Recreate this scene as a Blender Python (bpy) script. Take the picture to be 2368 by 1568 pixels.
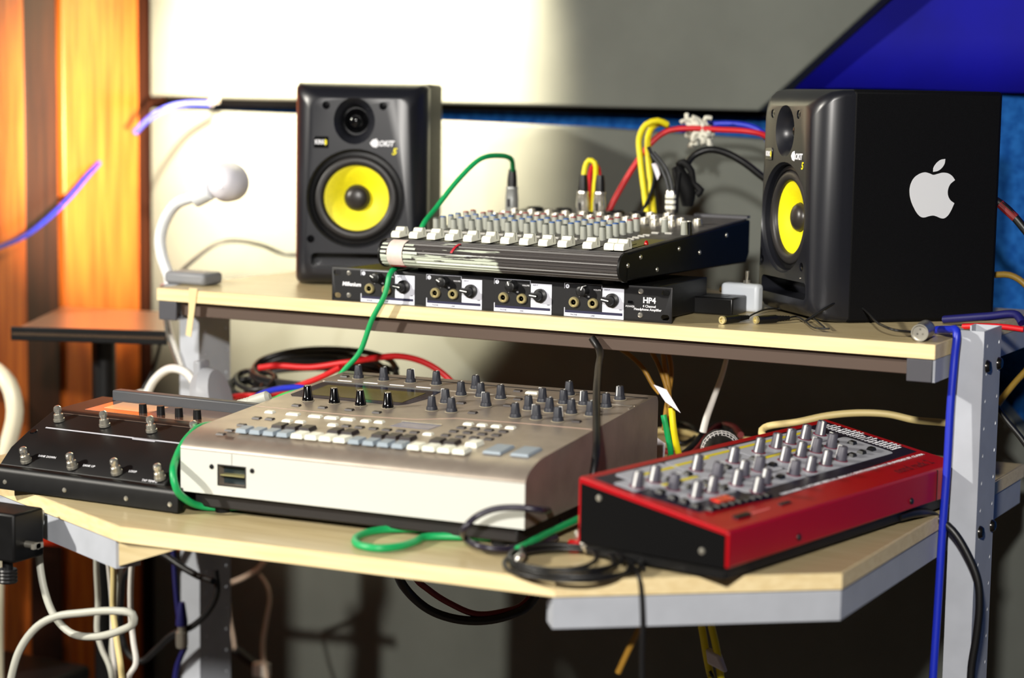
# A home-studio desk: speakers, mixer, sampler, synth and pedal board on a two-level workstation.
import bpy, bmesh, math, random
from mathutils import Vector, Matrix, Euler

random.seed(7)
scene = bpy.context.scene
for o in list(bpy.data.objects):
    bpy.data.objects.remove(o)
COL = scene.collection
PI = math.pi
R = math.radians

# ------------------------------------------------------------------ camera
cam_d = bpy.data.cameras.new('camera')
cam = bpy.data.objects.new('camera', cam_d)
COL.objects.link(cam)
cam.location = (1.205, -2.221, 1.21331)
cam.rotation_euler = (Matrix.Rotation(R(28.3), 3, 'Z') @ Matrix.Rotation(R(90 - 6.8984), 3, 'X')
                      @ Matrix.Rotation(R(0.86675), 3, 'Z')).to_euler()
cam_d.sensor_width = 24.0
cam_d.lens = 24.0 * 4699.77 / 2368
cam_d.clip_start = 0.05
cam_d.dof.use_dof = True
cam_d.dof.focus_distance = 2.46
cam_d.dof.aperture_fstop = 1.7
scene.camera = cam

# ------------------------------------------------------------------ world, lights, exposure
world = bpy.data.worlds.new('room_air')
scene.world = world
world.use_nodes = True
world.node_tree.nodes['Background'].inputs[0].default_value = (0.85, 0.92, 1.0, 1)
world.node_tree.nodes['Background'].inputs[1].default_value = 0.003
scene.view_settings.view_transform = 'Standard'
scene.view_settings.look = 'None'
scene.view_settings.gamma = 1.0
scene.view_settings.use_curve_mapping = False
scene.view_settings.exposure = 0.85


def aim(o, target):
    o.rotation_euler = (Vector(target) - o.location).to_track_quat('-Z', 'Y').to_euler()


def lamp(name, kind, loc, energy, color, target=None, size=0.1, **kw):
    d = bpy.data.lights.new(name, kind)
    d.energy = energy
    d.color = color
    if kind == 'AREA':
        d.shape = 'DISK'
        d.size = size
    else:
        d.shadow_soft_size = size
    for k, v in kw.items():
        setattr(d, k, v)
    o = bpy.data.objects.new(name, d)
    COL.objects.link(o)
    o.location = loc
    if target:
        aim(o, target)
    return o


# two room lamps in front of the desk, one to the left and one above the viewer
lamp('room_light', 'AREA', (-2.05, -2.35, 2.2), 74, (1.0, 0.95, 0.85), (0.0, -0.1, 0.9), 0.14)
lamp('room_light', 'AREA', (1.25, -2.85, 1.95), 58, (1.0, 0.96, 0.9), (0.1, -0.1, 0.9), 0.14)
# lamp above the picture, throwing a round pool of light on the board behind the left speaker
lamp('wall_spot', 'SPOT', (-0.60, 0.02, 1.95), 640, (1.0, 0.86, 0.62), (-0.64, 0.62, 1.40), 0.03,
     spot_size=R(54), spot_blend=0.6)

# ------------------------------------------------------------------ materials


def srgb(r, g, b):
    f = lambda c: (c / 255 / 12.92) if c / 255 <= 0.04045 else ((c / 255 + 0.055) / 1.055) ** 2.4
    return (f(r), f(g), f(b), 1)


MATS = {}


def mat(name, rgb, rough=0.5, metal=0.0, spec=0.5, var=0.0, scale=20.0, bump=0.0, stretch=None, rgb2=None,
        coat=0.0, alpha=1.0, trans=0.0, emit=0.0, lo=0.35, hi=0.65):
    if name in MATS:
        return MATS[name]
    m = bpy.data.materials.new(name)
    m.use_nodes = True
    nt = m.node_tree
    p = nt.nodes['Principled BSDF']
    c = srgb(*rgb)
    p.inputs['Base Color'].default_value = c
    p.inputs['Roughness'].default_value = rough
    p.inputs['Metallic'].default_value = metal
    p.inputs['Specular IOR Level'].default_value = spec
    p.inputs['Coat Weight'].default_value = coat
    p.inputs['Transmission Weight'].default_value = trans
    p.inputs['Alpha'].default_value = alpha
    if emit:
        p.inputs['Emission Color'].default_value = c
        p.inputs['Emission Strength'].default_value = emit
    if var or rgb2 or bump:
        tc = nt.nodes.new('ShaderNodeTexCoord')
        mp = nt.nodes.new('ShaderNodeMapping')
        nt.links.new(tc.outputs['Object'], mp.inputs['Vector'])
        if stretch:
            mp.inputs['Scale'].default_value = stretch
        nz = nt.nodes.new('ShaderNodeTexNoise')
        nz.inputs['Scale'].default_value = scale
        nz.inputs['Detail'].default_value = 6
        nt.links.new(mp.outputs[0], nz.inputs['Vector'])
        if var or rgb2:
            rp = nt.nodes.new('ShaderNodeValToRGB')
            c2 = srgb(*rgb2) if rgb2 else tuple(x * (1 + var) for x in c[:3]) + (1,)
            c1 = c if rgb2 else tuple(x * (1 - var) for x in c[:3]) + (1,)
            rp.color_ramp.elements[0].color = c1
            rp.color_ramp.elements[1].color = c2
            rp.color_ramp.elements[0].position = lo
            rp.color_ramp.elements[1].position = hi
            nt.links.new(nz.outputs['Fac'], rp.inputs['Fac'])
            nt.links.new(rp.outputs[0], p.inputs['Base Color'])
        if bump:
            bp = nt.nodes.new('ShaderNodeBump')
            bp.inputs['Strength'].default_value = bump
            bp.inputs['Distance'].default_value = 0.002
            nt.links.new(nz.outputs['Fac'], bp.inputs['Height'])
            nt.links.new(bp.outputs[0], p.inputs['Normal'])
    MATS[name] = m
    return m


BLK = mat('black_plastic', (15, 15, 17), 0.42, spec=0.4)
BLKM = mat('black_metal', (8, 8, 9), 0.45, 0.0, 0.3, var=0.25, scale=60, bump=0.05)
BLKG = mat('black_gloss', (10, 10, 12), 0.12)
RUB = mat('black_rubber', (14, 14, 15), 0.7, spec=0.25)
WHT = mat('white_plastic', (238, 238, 222), 0.45)
STEEL = mat('bright_steel', (226, 222, 212), 0.2, 0.85)
DSTEEL = mat('dull_steel', (186, 182, 170), 0.34, 0.8)
PAINT_W = mat('white_print', (235, 235, 240), 0.6)


# ------------------------------------------------------------------ mesh helpers
class MB:
    def __init__(self):
        self.v, self.f, self.mi = [], [], []

    def add(self, vs, fs, M=None, mi=0):
        n = len(self.v)
        self.v += [tuple(M @ Vector(v)) if M else tuple(v) for v in vs]
        self.f += [tuple(i + n for i in f) for f in fs]
        self.mi += [mi] * len(fs)
        return self

    def box(self, x0, x1, y0, y1, z0, z1, M=None, mi=0):
        vs = [(x, y, z) for z in (z0, z1) for y in (y0, y1) for x in (x0, x1)]
        return self.add(vs, [(0, 2, 3, 1), (4, 5, 7, 6), (0, 1, 5, 4), (2, 6, 7, 3), (0, 4, 6, 2), (1, 3, 7, 5)], M, mi)

    def prism(self, poly, a0, a1, axis='z', M=None, mi=0):
        """poly: 2-D outline, extruded from a0 to a1 along axis. x: (y,z) poly, y: (x,z) poly, z: (x,y) poly."""
        mk = {'z': lambda p, a: (p[0], p[1], a), 'x': lambda p, a: (a, p[0], p[1]), 'y': lambda p, a: (p[0], a, p[1])}[axis]
        n = len(poly)
        area = sum(poly[i][0] * poly[(i + 1) % n][1] - poly[(i + 1) % n][0] * poly[i][1] for i in range(n))
        if (area < 0) != (axis == 'y'):
            poly = poly[::-1]
        if a1 < a0:
            a0, a1 = a1, a0
        vs = [mk(p, a0) for p in poly] + [mk(p, a1) for p in poly]
        fs = [tuple(range(n))[::-1], tuple(range(n, 2 * n))]
        fs += [(i, (i + 1) % n, (i + 1) % n + n, i + n) for i in range(n)]
        return self.add(vs, fs, M, mi)

    def lathe(self, prof, n=24, M=None, mi=0, cap=True):
        """profile (r, h) turned about the local z axis."""
        vs, fs = [], []
        for r, h in prof:
            for k in range(n):
                a = 2 * PI * k / n
                vs.append((r * math.cos(a), r * math.sin(a), h))
        for j in range(len(prof) - 1):
            for k in range(n):
                a, b = j * n + k, j * n + (k + 1) % n
                fs.append((a, b, b + n, a + n))
        if cap:
            fs.append(tuple(range(n))[::-1])
            fs.append(tuple(range((len(prof) - 1) * n, len(prof) * n)))
        return self.add(vs, fs, M, mi)

    def rod(self, p0, p1, r0, r1=None, n=12, mi=0):
        p0, p1 = Vector(p0), Vector(p1)
        q = (p1 - p0).to_track_quat('Z', 'Y').to_matrix().to_4x4()
        L = (p1 - p0).length
        return self.lathe([(r0, 0), (r1 if r1 is not None else r0, L)], n, Matrix.Translation(p0) @ q, mi)

    def tube(self, pts, r, n=8, mi=0, closed=False):
        pts = [Vector(p) for p in pts]
        m = len(pts)
        vs, fs = [], []
        t0 = (pts[1] - pts[0]).normalized()
        nrm = t0.orthogonal().normalized()
        for i in range(m):
            if closed:
                t = (pts[(i + 1) % m] - pts[i - 1]).normalized()
            else:
                t = (pts[min(i + 1, m - 1)] - pts[max(i - 1, 0)]).normalized()
            nrm = (nrm - t * nrm.dot(t)).normalized()
            b = t.cross(nrm)
            rr = r(i / (m - 1)) if callable(r) else r
            for k in range(n):
                a = 2 * PI * k / n
                vs.append(tuple(pts[i] + (nrm * math.cos(a) + b * math.sin(a)) * rr))
        for i in range(m if closed else m - 1):
            for k in range(n):
                a, b2 = i * n + k, i * n + (k + 1) % n
                c, d = ((i + 1) % m) * n + k, ((i + 1) % m) * n + (k + 1) % n
                fs.append((a, b2, d, c))
        if not closed:
            fs.append(tuple(range(n))[::-1])
            fs.append(tuple(range((m - 1) * n, m * n)))
        return self.add(vs, fs, None, mi)

    def mesh(self, name, mats, smooth=35):
        me = bpy.data.meshes.new(name)
        me.from_pydata(self.v, [], self.f)
        for m in (mats if isinstance(mats, (list, tuple)) else [mats]):
            me.materials.append(m)
        me.polygons.foreach_set('material_index', self.mi)
        bm = bmesh.new()
        bm.from_mesh(me)
        bmesh.ops.recalc_face_normals(bm, faces=bm.faces)
        bm.to_mesh(me)
        bm.free()
        if smooth:
            me.shade_smooth()
            me.set_sharp_from_angle(angle=R(smooth))
        return me


def put(me, name, parent=None, loc=(0, 0, 0), rot=(0, 0, 0), bevel=0, seg=2):
    o = bpy.data.objects.new(name, me)
    COL.objects.link(o)
    o.location = loc
    o.rotation_euler = rot
    if parent:
        o.parent = parent
    if bevel:
        b = o.modifiers.new('bevel', 'BEVEL')
        b.width = bevel
        b.segments = seg
        b.limit_method = 'ANGLE'
        b.angle_limit = R(40)
        b.harden_normals = False
    return o


def wnormal(o):
    w = o.modifiers.new('even_normals', 'WEIGHTED_NORMAL')
    w.keep_sharp = True
    return o


def build(name, mb, mats, parent=None, loc=(0, 0, 0), rot=(0, 0, 0), smooth=35, bevel=0, seg=2):
    return put(mb.mesh(name, mats, smooth), name, parent, loc, rot, bevel, seg)


def tag(o, label=None, cat=None, group=None, kind=None):
    if label:
        o['label'] = label
    if cat:
        o['category'] = cat
    if group:
        o['group'] = group
    if kind:
        o['kind'] = kind
    return o


def thing(name, label, cat, loc=(0, 0, 0), rotz=0.0, group=None):
    o = bpy.data.objects.new(name, None)
    o.empty_display_size = 0.02
    COL.objects.link(o)
    o.location = loc
    o.rotation_euler = (0, 0, rotz)
    return tag(o, label, cat, group)


def cut(o, cutters):
    """carve meshes (MB) out of object o, keeping one plain mesh"""
    tmp = []
    for mb in cutters:
        c = bpy.data.objects.new('cutter', mb.mesh('cutter', BLK, 0))
        COL.objects.link(c)
        c.matrix_world = Matrix.Identity(4)
        tmp.append(c)
        b = o.modifiers.new('cut', 'BOOLEAN')
        b.operation = 'DIFFERENCE'
        b.solver = 'EXACT'
        b.object = c
    par, mw = o.parent, o.matrix_basis.copy()
    o.parent = None
    o.matrix_basis = Matrix.Identity(4)
    bpy.context.view_layer.update()
    dg = bpy.context.evaluated_depsgraph_get()
    me = bpy.data.meshes.new_from_object(o.evaluated_get(dg))
    o.modifiers.clear()
    o.data = me
    o.parent = par
    o.matrix_basis = mw
    for c in tmp:
        bpy.data.objects.remove(c)
    me.shade_smooth()
    me.set_sharp_from_angle(angle=R(35))
    return o


TXT = {}


def text(s, size, m, parent, M, name='lettering', align='CENTER', shear=0.0, bold=0.0, sx=1.0, ext=0.0001):
    """flat printed lettering; M places its plane (x right, y up, z out) in the parent's space"""
    key = (s, size, align, shear, bold, m.name)
    if key not in TXT:
        cu = bpy.data.curves.new('lettering', 'FONT')
        cu.body = s
        cu.size = size
        cu.align_x = align
        cu.align_y = 'CENTER'
        cu.shear = shear
        cu.extrude = ext
        cu.offset = bold * size
        cu.resolution_u = 2
        o = bpy.data.objects.new('lettering', cu)
        COL.objects.link(o)
        bpy.context.view_layer.update()
        dg = bpy.context.evaluated_depsgraph_get()
        me = bpy.data.meshes.new_from_object(o.evaluated_get(dg))
        bpy.data.objects.remove(o)
        me.materials.clear()
        me.materials.append(m)
        TXT[key] = me
    o = put(TXT[key], name, parent)
    o.matrix_local = M @ Matrix.Diagonal((sx, 1, 1, 1))
    return o


def spline(pts, step=0.006):
    """Catmull-Rom through the points"""
    P = [Vector(p) for p in pts]
    P = [P[0] * 2 - P[1]] + P + [P[-1] * 2 - P[-2]]
    out = []
    for i in range(1, len(P) - 2):
        p0, p1, p2, p3 = P[i - 1:i + 3]
        n = max(2, int((p2 - p1).length / step))
        t01, t12, t23 = [max((b - a).length, 1e-5) ** 0.5 for a, b in ((p0, p1), (p1, p2), (p2, p3))]
        m1 = (p2 - p1) + t12 * ((p1 - p0) / t01 - (p2 - p0) / (t01 + t12))
        m2 = (p2 - p1) + t12 * ((p3 - p2) / t23 - (p3 - p1) / (t12 + t23))
        for k in range(n):
            t = k / n
            h = (2 * t ** 3 - 3 * t * t + 1, t ** 3 - 2 * t * t + t, -2 * t ** 3 + 3 * t * t, t ** 3 - t * t)
            out.append(p1 * h[0] + m1 * h[1] + p2 * h[2] + m2 * h[3])
    out.append(P[-2])
    return out


def cable(name, pts, r, m, label=None, cat='cable', parent=None, group=None, n=8, step=0.006):
    o = build(name, MB().tube(spline(pts, step), r, n), m, parent, smooth=60)
    if label:
        tag(o, label, cat, group)
    return o


def roundrect(x0, x1, y0, y1, r, n=4):
    out = []
    for cx, cy, a0 in ((x1 - r, y1 - r, 0), (x0 + r, y1 - r, 90), (x0 + r, y0 + r, 180), (x1 - r, y0 + r, 270)):
        for k in range(n + 1):
            a = R(a0 + 90 * k / n)
            out.append((cx + r * math.cos(a), cy + r * math.sin(a)))
    return out


FRONT = Matrix.Rotation(R(90), 4, 'X')           # text plane facing -y


def at_front(x, y, z):
    return Matrix.Translation((x, y, z)) @ FRONT

# ------------------------------------------------------------------ the room
GRAYP = mat('grey_board', (90, 93, 88), 0.85, spec=0.2, var=0.06, scale=9, bump=0.15)
FELT = mat('blue_felt', (14, 58, 118), 0.95, spec=0.05, rgb2=(28, 82, 146), scale=70, bump=0.3)
SHEET = mat('royal_blue_cloth', (2, 1, 128), 0.75, spec=0.2, var=0.15, scale=6)
WOOD_O = mat('orange_wood', (196, 104, 36), 0.38, rgb2=(156, 72, 20), scale=14, stretch=(6, 6, 0.35), bump=0.05)
WOOD_D = mat('dark_wood', (58, 26, 10), 0.5, rgb2=(38, 14, 6), scale=14, stretch=(6, 6, 0.35))
FLOOR = mat('dark_floor', (58, 44, 34), 0.6, var=0.2, scale=8)


def struct(name, mb, m, **kw):
    return tag(build(name, mb, m, **kw), kind='structure')


struct('floor', MB().box(-1.2, 2.6, -3.2, 0.8, -0.06, 0.0), FLOOR)
tag(struct('wall_back', MB().box(-1.2, 2.6, 0.70, 0.80, 0, 2.6), FELT), 'wall covered in mottled blue felt behind the grey boards')
wl = struct('wall_left', MB().box(-1.2, -1.075, -0.10, 0.70, 0, 2.6), WOOD_D)
tag(wl, 'side wall clad in upright orange wooden planks with dark gaps')
yy = [(-0.095, 0.105), (0.115, 0.311), (0.404, 0.60)]
for y0, y1 in yy:
    build('plank', MB().box(-1.075, -1.058, y0, y1, 0.0, 2.6), WOOD_O, wl, bevel=0.003)
build('plank', MB().box(-1.075, -1.066, 0.318, 0.398, 0.0, 2.6), WOOD_D, wl, bevel=0.002)
build('plank', MB().box(-1.075, -1.07, 0.603, 0.70, 0.0, 2.6), WOOD_D, wl, bevel=0.002)

p = struct('trim_1', MB().prism([(-1.05, 1.197), (0.085, 1.192), (1.209, 2.2), (-1.05, 2.2)], 0.62, 0.665, 'y'), GRAYP, bevel=0.004)
tag(p, 'upper grey board with slanted right edge, washed by lamp light')
p = struct('trim_2', MB().prism([(-1.05, 0.0), (1.225, 0), (0.495, 0.751), (0.107, 1.15), (-0.2, 1.163), (-1.05, 1.177)],
                                0.62, 0.665, 'y'), GRAYP, bevel=0.004)
tag(p, 'lower grey board reaching down behind the desk')

struct('gap_shade_strip', MB().box(-1.05, 0.14, 0.668, 0.6985, 1.183, 1.25), mat('gap_shade_black', (9, 9, 12), 0.8, spec=0.1))  # black strip added to stand for the shade inside the gap between the boards

# royal blue cloth pinned over the felt, with soft folds
bm_ = MB()
nx, nz = 40, 14
for j in range(nz + 1):
    for i in range(nx + 1):
        x = 0.0 + 1.5 * i / nx
        zb = 1.219 + 0.03 * (x - 0.1) + 0.006 * math.sin(9 * x)
        z = zb + (2.3 - zb) * j / nz
        bm_.v.append((x, 0.672 + 0.006 * math.sin(14 * x + 2 * z), z))
for j in range(nz):
    for i in range(nx):
        a = j * (nx + 1) + i
        bm_.f.append((a, a + 1, a + nx + 2, a + nx + 1))
        bm_.mi.append(0)
o = build('blue_cloth', bm_, SHEET, smooth=60)
s_ = o.modifiers.new('thickness', 'SOLIDIFY')
s_.thickness = 0.002
tag(o, 'royal blue cloth hanging on the wall at upper right', 'cloth')

# ------------------------------------------------------------------ the desk
BIRCH = mat('birch_laminate', (200, 183, 142), 0.32, rgb2=(186, 167, 124), scale=18, stretch=(0.5, 7, 7), spec=0.4)
BEDGE = mat('birch_edge', (240, 219, 170), 0.45, rgb2=(228, 204, 152), scale=16, stretch=(0.5, 7, 12))
GREYS = mat('grey_powder_coat', (172, 176, 184), 0.5, var=0.05, scale=25)
GREYD = mat('grey_end_cap', (70, 70, 76), 0.5)
desk = thing('studio_desk', 'birch studio desk with raised shelf and grey steel posts', 'desk', (0, 0, 0))
DP = [(-0.193, -0.516), (0.321, -0.482), (0.552, -0.302), (0.552, 0.415), (-0.60, 0.415), (-0.60, -0.337)]
build('desktop', MB().prism(DP, 0.7225, 0.74), BIRCH, desk, bevel=0.0015)


def edge_band(a, b, z0, z1, t=0.0006):
    a, b = Vector((*a, 0)), Vector((*b, 0))
    d = (b - a).normalized()
    n = Vector((d.y, -d.x, 0))
    q = [a, b, b + n * t, a + n * t]
    return MB().prism([(v.x, v.y) for v in q], z0, z1)


for a, b in ((4, 5), (5, 0), (0, 1), (1, 2), (2, 3)):
    build('edge_band', edge_band(DP[a], DP[b], 0.723, 0.7395), BEDGE, desk)
SP = [(-0.547, 0.0), (0.549, 0.0), (0.549, 0.45), (-0.547, 0.45)]
build('shelf', MB().prism(SP, 0.9225, 0.94), BIRCH, desk, bevel=0.0015)
for a, b in ((0, 1), (1, 2), (3, 0)):
    build('edge_band', edge_band(SP[a], SP[b], 0.923, 0.9395), BEDGE, desk)


def beam(a, b, z0, z1, w=0.03, name='beam', m=GREYS):
    """folded steel channel below an edge, its outer face on the line a-b"""
    a, b = Vector((*a, 0)), Vector((*b, 0))
    d = (b - a).normalized()
    n = Vector((-d.y, d.x, 0))
    mb = MB()
    t = 0.002
    for q in ([a, b, b + n * t, a + n * t],):
        mb.prism([(v.x, v.y) for v in q], z0, z1)
    for zz in (z0, z1 - t):
        q = [a + n * t, b + n * t, b + n * w, a + n * w]
        mb.prism([(v.x, v.y) for v in q], zz, zz + t)
    for e, s in ((a, 1), (b, -1)):
        q = [e + n * t, e + n * w, e + n * w + d * s * t, e + n * t + d * s * t]
        mb.prism([(v.x, v.y) for v in q], z0 + t, z1 - t)
    return build(name, mb, m, desk, smooth=0)


beam((0.318, -0.4805), (0.551, -0.299), 0.690, 0.7225)
beam((0.551, -0.299), (0.551, 0.405), 0.690, 0.7225)
beam((-0.58, -0.343), (-0.205, -0.508), 0.690, 0.7225)
beam((-0.598, 0.405), (-0.598, -0.33), 0.690, 0.7225)
beam((0.549, 0.004), (0.549, 0.44), 0.896, 0.9225)
beam((-0.547, 0.44), (-0.547, 0.004), 0.896, 0.9225)
build('rail', MB().box(-0.515, 0.515, 0.012, 0.022, 0.9025, 0.9225), mat('brown_rail', (78, 62, 52), 0.6), desk, bevel=0.001)
for x0 in (0.5165, -0.5455):
    build('end_cap', MB().box(x0, x0 + 0.03, 0.001, 0.0042, 0.896, 0.922), GREYD, desk, bevel=0.001)
build('corner_gusset', MB().prism([(-0.200, 0.7225), (-0.200, 0.694), (-0.12, 0.7225)], -0.509, -0.45, 'y'), BIRCH, desk)


def post(x0, x1, y0, y1, z1, left=False):
    t = 0.002
    C = [(x0, y0), (x1, y0), (x1, y1), (x0, y1), (x0, y1 - 0.02), (x0 + t, y1 - 0.02), (x0 + t, y1 - t), (x1 - t, y1 - t),
         (x1 - t, y0 + t), (x0 + t, y0 + t), (x0 + t, y0 + 0.02), (x0, y0 + 0.02)]
    o = build('post', MB().prism(C, 0.0, z1), GREYS, desk, smooth=0)
    c = MB()
    z = z1 - 0.018
    while z > 0.3:
        for yh in (y0 + 0.015, y1 - 0.010):
            c.rod((x1 - 0.008, yh, z), (x1 + 0.008, yh, z), 0.0025, n=8)
        z -= 0.032
    cut(o, [c])
    return o


post(0.556, 0.588, 0.06, 0.135, 0.9515)
post(-0.586, -0.552, 0.10, 0.175, 0.918)
bolt = MB().lathe([(0.0075, 0), (0.0072, 0.002), (0.0055, 0.0045), (0.002, 0.0055)], 14).mesh('bolt', mat('bolt_steel', (60, 58, 56), 0.25, 0.9))
for x, y, z in ((0.588, 0.076, 0.910), (0.588, 0.126, 0.908), (0.588, 0.076, 0.716), (0.588, 0.128, 0.714),
                (-0.552, 0.115, 0.716), (-0.552, 0.16, 0.716)):
    put(bolt, 'bolt', desk, (x, y, z), (0, R(90), 0))
build('foot', MB().box(0.55, 0.60, -0.35, 0.40, 0.0, 0.03), GREYS, desk, bevel=0.003)
build('foot', MB().box(-0.60, -0.55, -0.35, 0.40, 0.0, 0.03), GREYS, desk, bevel=0.003)

# ------------------------------------------------------------------ clip lamp on the left end of the shelf
LWHITE = mat('lamp_white', (232, 236, 238), 0.35)
LSHADE = mat('lamp_lilac', (232, 230, 238), 0.4)
la = thing('clip_lamp', 'white gooseneck clip lamp gripping the left end of the shelf', 'lamp', (0, 0, 0))
build('clamp_jaw', MB().box(-0.575, -0.505, 0.05, 0.095, 0.9405, 0.958), mat('lamp_grey', (128, 130, 134), 0.5), la, bevel=0.005)
build('clamp_jaw', MB().box(-0.575, -0.551, 0.05, 0.095, 0.900, 0.9405), mat('lamp_grey', (128, 130, 134), 0.5), la, bevel=0.003)
build('clamp_screw', MB().tube(spline([(-0.602, 0.085, 0.935), (-0.602, 0.095, 0.87), (-0.58, 0.097, 0.812)]), 0.0055, 10), STEEL, la)
cable('gooseneck', [(-0.597, 0.09, 0.915), (-0.603, 0.1, 0.940), (-0.616, 0.1, 0.972), (-0.62, 0.1, 0.998), (-0.612, 0.1, 1.024),
                    (-0.592, 0.1, 1.049), (-0.57, 0.1, 1.058), (-0.556, 0.103, 1.062)], 0.0085, LWHITE, parent=la, n=12)
HM = Matrix.Translation((-0.512, 0.108, 1.080)) @ Vector((-0.30, 0.93, 0.10)).to_track_quat('Z', 'Y').to_matrix().to_4x4()
build('lamp_socket', MB().rod((-0.560, 0.102, 1.060), (-0.535, 0.106, 1.070), 0.015, 0.013, 20), LWHITE, la, bevel=0.002)
build('lamp_shade', MB().lathe([(0.002, -0.022), (0.012, -0.019), (0.021, -0.010), (0.026, 0.004), (0.028, 0.024), (0.0268, 0.024), (0.0248, 0.005),
                                (0.020, -0.008), (0.011, -0.0165), (0.002, -0.019)], 28, HM, cap=False), LSHADE, la)
build('bulb', MB().lathe([(0.004, -0.016), (0.010, -0.008), (0.014, 0.004), (0.011, 0.014), (0.004, 0.018)], 16, HM),
      mat('glowing_bulb', (255, 240, 205), 0.3, emit=6), la)
lp = lamp('clip_lamp_light', 'SPOT', HM @ Vector((0, 0, 0.030)), 85.0, (1.0, 0.84, 0.6), (-1.0, 0.53, 1.13), 0.015, spot_size=R(68), spot_blend=1.0)
lp.parent = la

# adhesive tape hanging off the shelf edge
o = build('adhesive_tape', MB().prism([(-0.491, 0.943), (-0.477, 0.943), (-0.484, 0.90), (-0.488, 0.876), (-0.497, 0.878), (-0.492, 0.91)],
                                      -0.0022, -0.0012, 'y'), mat('yellowed_tape', (222, 200, 150), 0.6), desk)
o.name = 'tape_strip'

# white headphones lying behind the pedal board
hp = thing('headphones', 'white headphones lying behind the pedal board', 'headphones', (0, 0, 0.74))
HPW = mat('headphone_white', (224, 222, 216), 0.4)
cable('headband', [(-0.577, 0.0, 0.03), (-0.552, 0.0, 0.072), (-0.525, 0.0, 0.089), (-0.496, 0.0, 0.085), (-0.480, 0.0, 0.066), (-0.47, 0.0, 0.045)],
      0.006, HPW, parent=hp, n=10)
build('ear_cup', MB().lathe([(0.006, -0.018), (0.026, -0.016), (0.031, 0), (0.026, 0.016), (0.006, 0.018)], 24,
                            Matrix.Translation((-0.455, 0.0, 0.052)) @ Matrix.Rotation(R(75), 4, 'Y') @ Matrix.Scale(1.5, 4, (1, 0, 0))),
      mat('headphone_grey', (150, 152, 158), 0.5), hp)
build('ear_cup', MB().lathe([(0.006, -0.014), (0.022, -0.012), (0.026, 0), (0.022, 0.012), (0.006, 0.014)], 24,
                            Matrix.Translation((-0.578, 0.0, 0.030)) @ Matrix.Rotation(R(90), 4, 'Y')), HPW, hp)
build('hinge', MB().box(-0.478, -0.466, -0.012, 0.012, 0.02, 0.105), mat('headphone_grey', (150, 152, 158), 0.5), hp, bevel=0.003)

# music stand beside the desk, its tray seen edge-on
ms = thing('music_stand', 'dark metal music stand with flat tray left of the desk', 'stand', (-0.80, 0.19, 0))
TRAY = mat('tray_metal', (150, 126, 104), 0.3, 0.35)
build('tray', MB().prism([(-0.024, -0.178), (-0.187, 0.121), (-0.008, 0.155), (0.193, -0.093)], 0.852, 0.860), TRAY, ms, bevel=0.002)
build('tray_lip', MB().prism([(-0.024, -0.178), (0.193, -0.093), (0.191, -0.088), (-0.026, -0.173)], 0.846, 0.866), BLKM, ms, bevel=0.001)
build('column', MB().lathe([(0.018, 0.03), (0.018, 0.852)], 16), BLKM, ms)
for k in range(3):
    a = R(90 + 120 * k)
    build('leg', MB().tube([(0, 0, 0.12), (0.1 * math.cos(a), 0.1 * math.sin(a), 0.06), (0.22 * math.cos(a), 0.22 * math.sin(a), 0.008)], 0.008), BLKM, ms)

# white tubular chair arm at the left edge
ch = thing('tubular_chair', 'white tubular chair arm at the far left', 'chair', (-0.9, 0.05, 0))
cable('arm_tube', [(-0.16, 0, 0.29), (-0.16, 0, 0.6), (-0.14, 0, 0.75), (-0.06, 0, 0.797), (0.0, 0, 0.797), (0.036, 0, 0.775), (0.048, 0, 0.735), (0.037, 0, 0.692),
                   (0.018, 0, 0.645), (0.008, 0, 0.55), (0.0, 0, 0.3), (0.0, 0, 0.013)], 0.013, mat('chair_white', (236, 228, 200), 0.35), parent=ch, n=14, step=0.012)
build('seat', MB().box(-0.17, 0.02, -0.25, 0.2, 0.27, 0.295), BLK, ch, bevel=0.008)
for x, y in ((-0.16, -0.24), (0.0, -0.24), (-0.16, 0.19)):
    build('leg', MB().rod((x, y, 0), (x, y, 0.27), 0.012), mat('chair_white', (236, 228, 200), 0.35), ch)
build('clamp', MB().lathe([(0.018, 0.652), (0.018, 0.69)], 16, Matrix.Translation((0.014, 0, 0))), BLK, ch)

# black bracket with a ribbed knob at the lower left corner
kb = thing('stand_bracket', 'black stand bracket with ribbed clamp knob at lower left', 'bracket', (-0.40, -0.5, 0))
build('bracket_box', MB().box(-0.06, 0.060, -0.02, 0.03, 0.681, 0.737), BLKM, kb, bevel=0.003)
build('stem', MB().rod((0.032, 0.0, 0.681), (0.032, 0.0, 0.668), 0.006), BLK, kb)
pr_ = [(0.010 + (0.0012 if k % 2 else 0), h) for k, h in enumerate([x * 0.002 for x in range(0, 9)])]
build('knob', MB().lathe(pr_, 18, Matrix.Translation((0.032, 0, 0.652))), BLK, kb)
build('pole', MB().rod((-0.03, 0.005, 0.0), (-0.03, 0.005, 0.681), 0.013), BLKM, kb)
build('wing_screw', MB().rod((0.060, 0.0, 0.70), (0.078, 0.0, 0.70), 0.004).box(0.074, 0.078, -0.008, 0.008, 0.697, 0.703), DSTEEL, kb)

o = build('orange_strap', MB().prism([(-1.05, 0.462), (-0.70, 0.492), (-0.70, 0.506), (-1.05, 0.478)], 0.30, 0.304, 'y'),
          mat('orange_webbing', (230, 60, 20), 0.7))
tag(o, 'orange strap stretched between the left wall and desk', 'strap')

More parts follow.
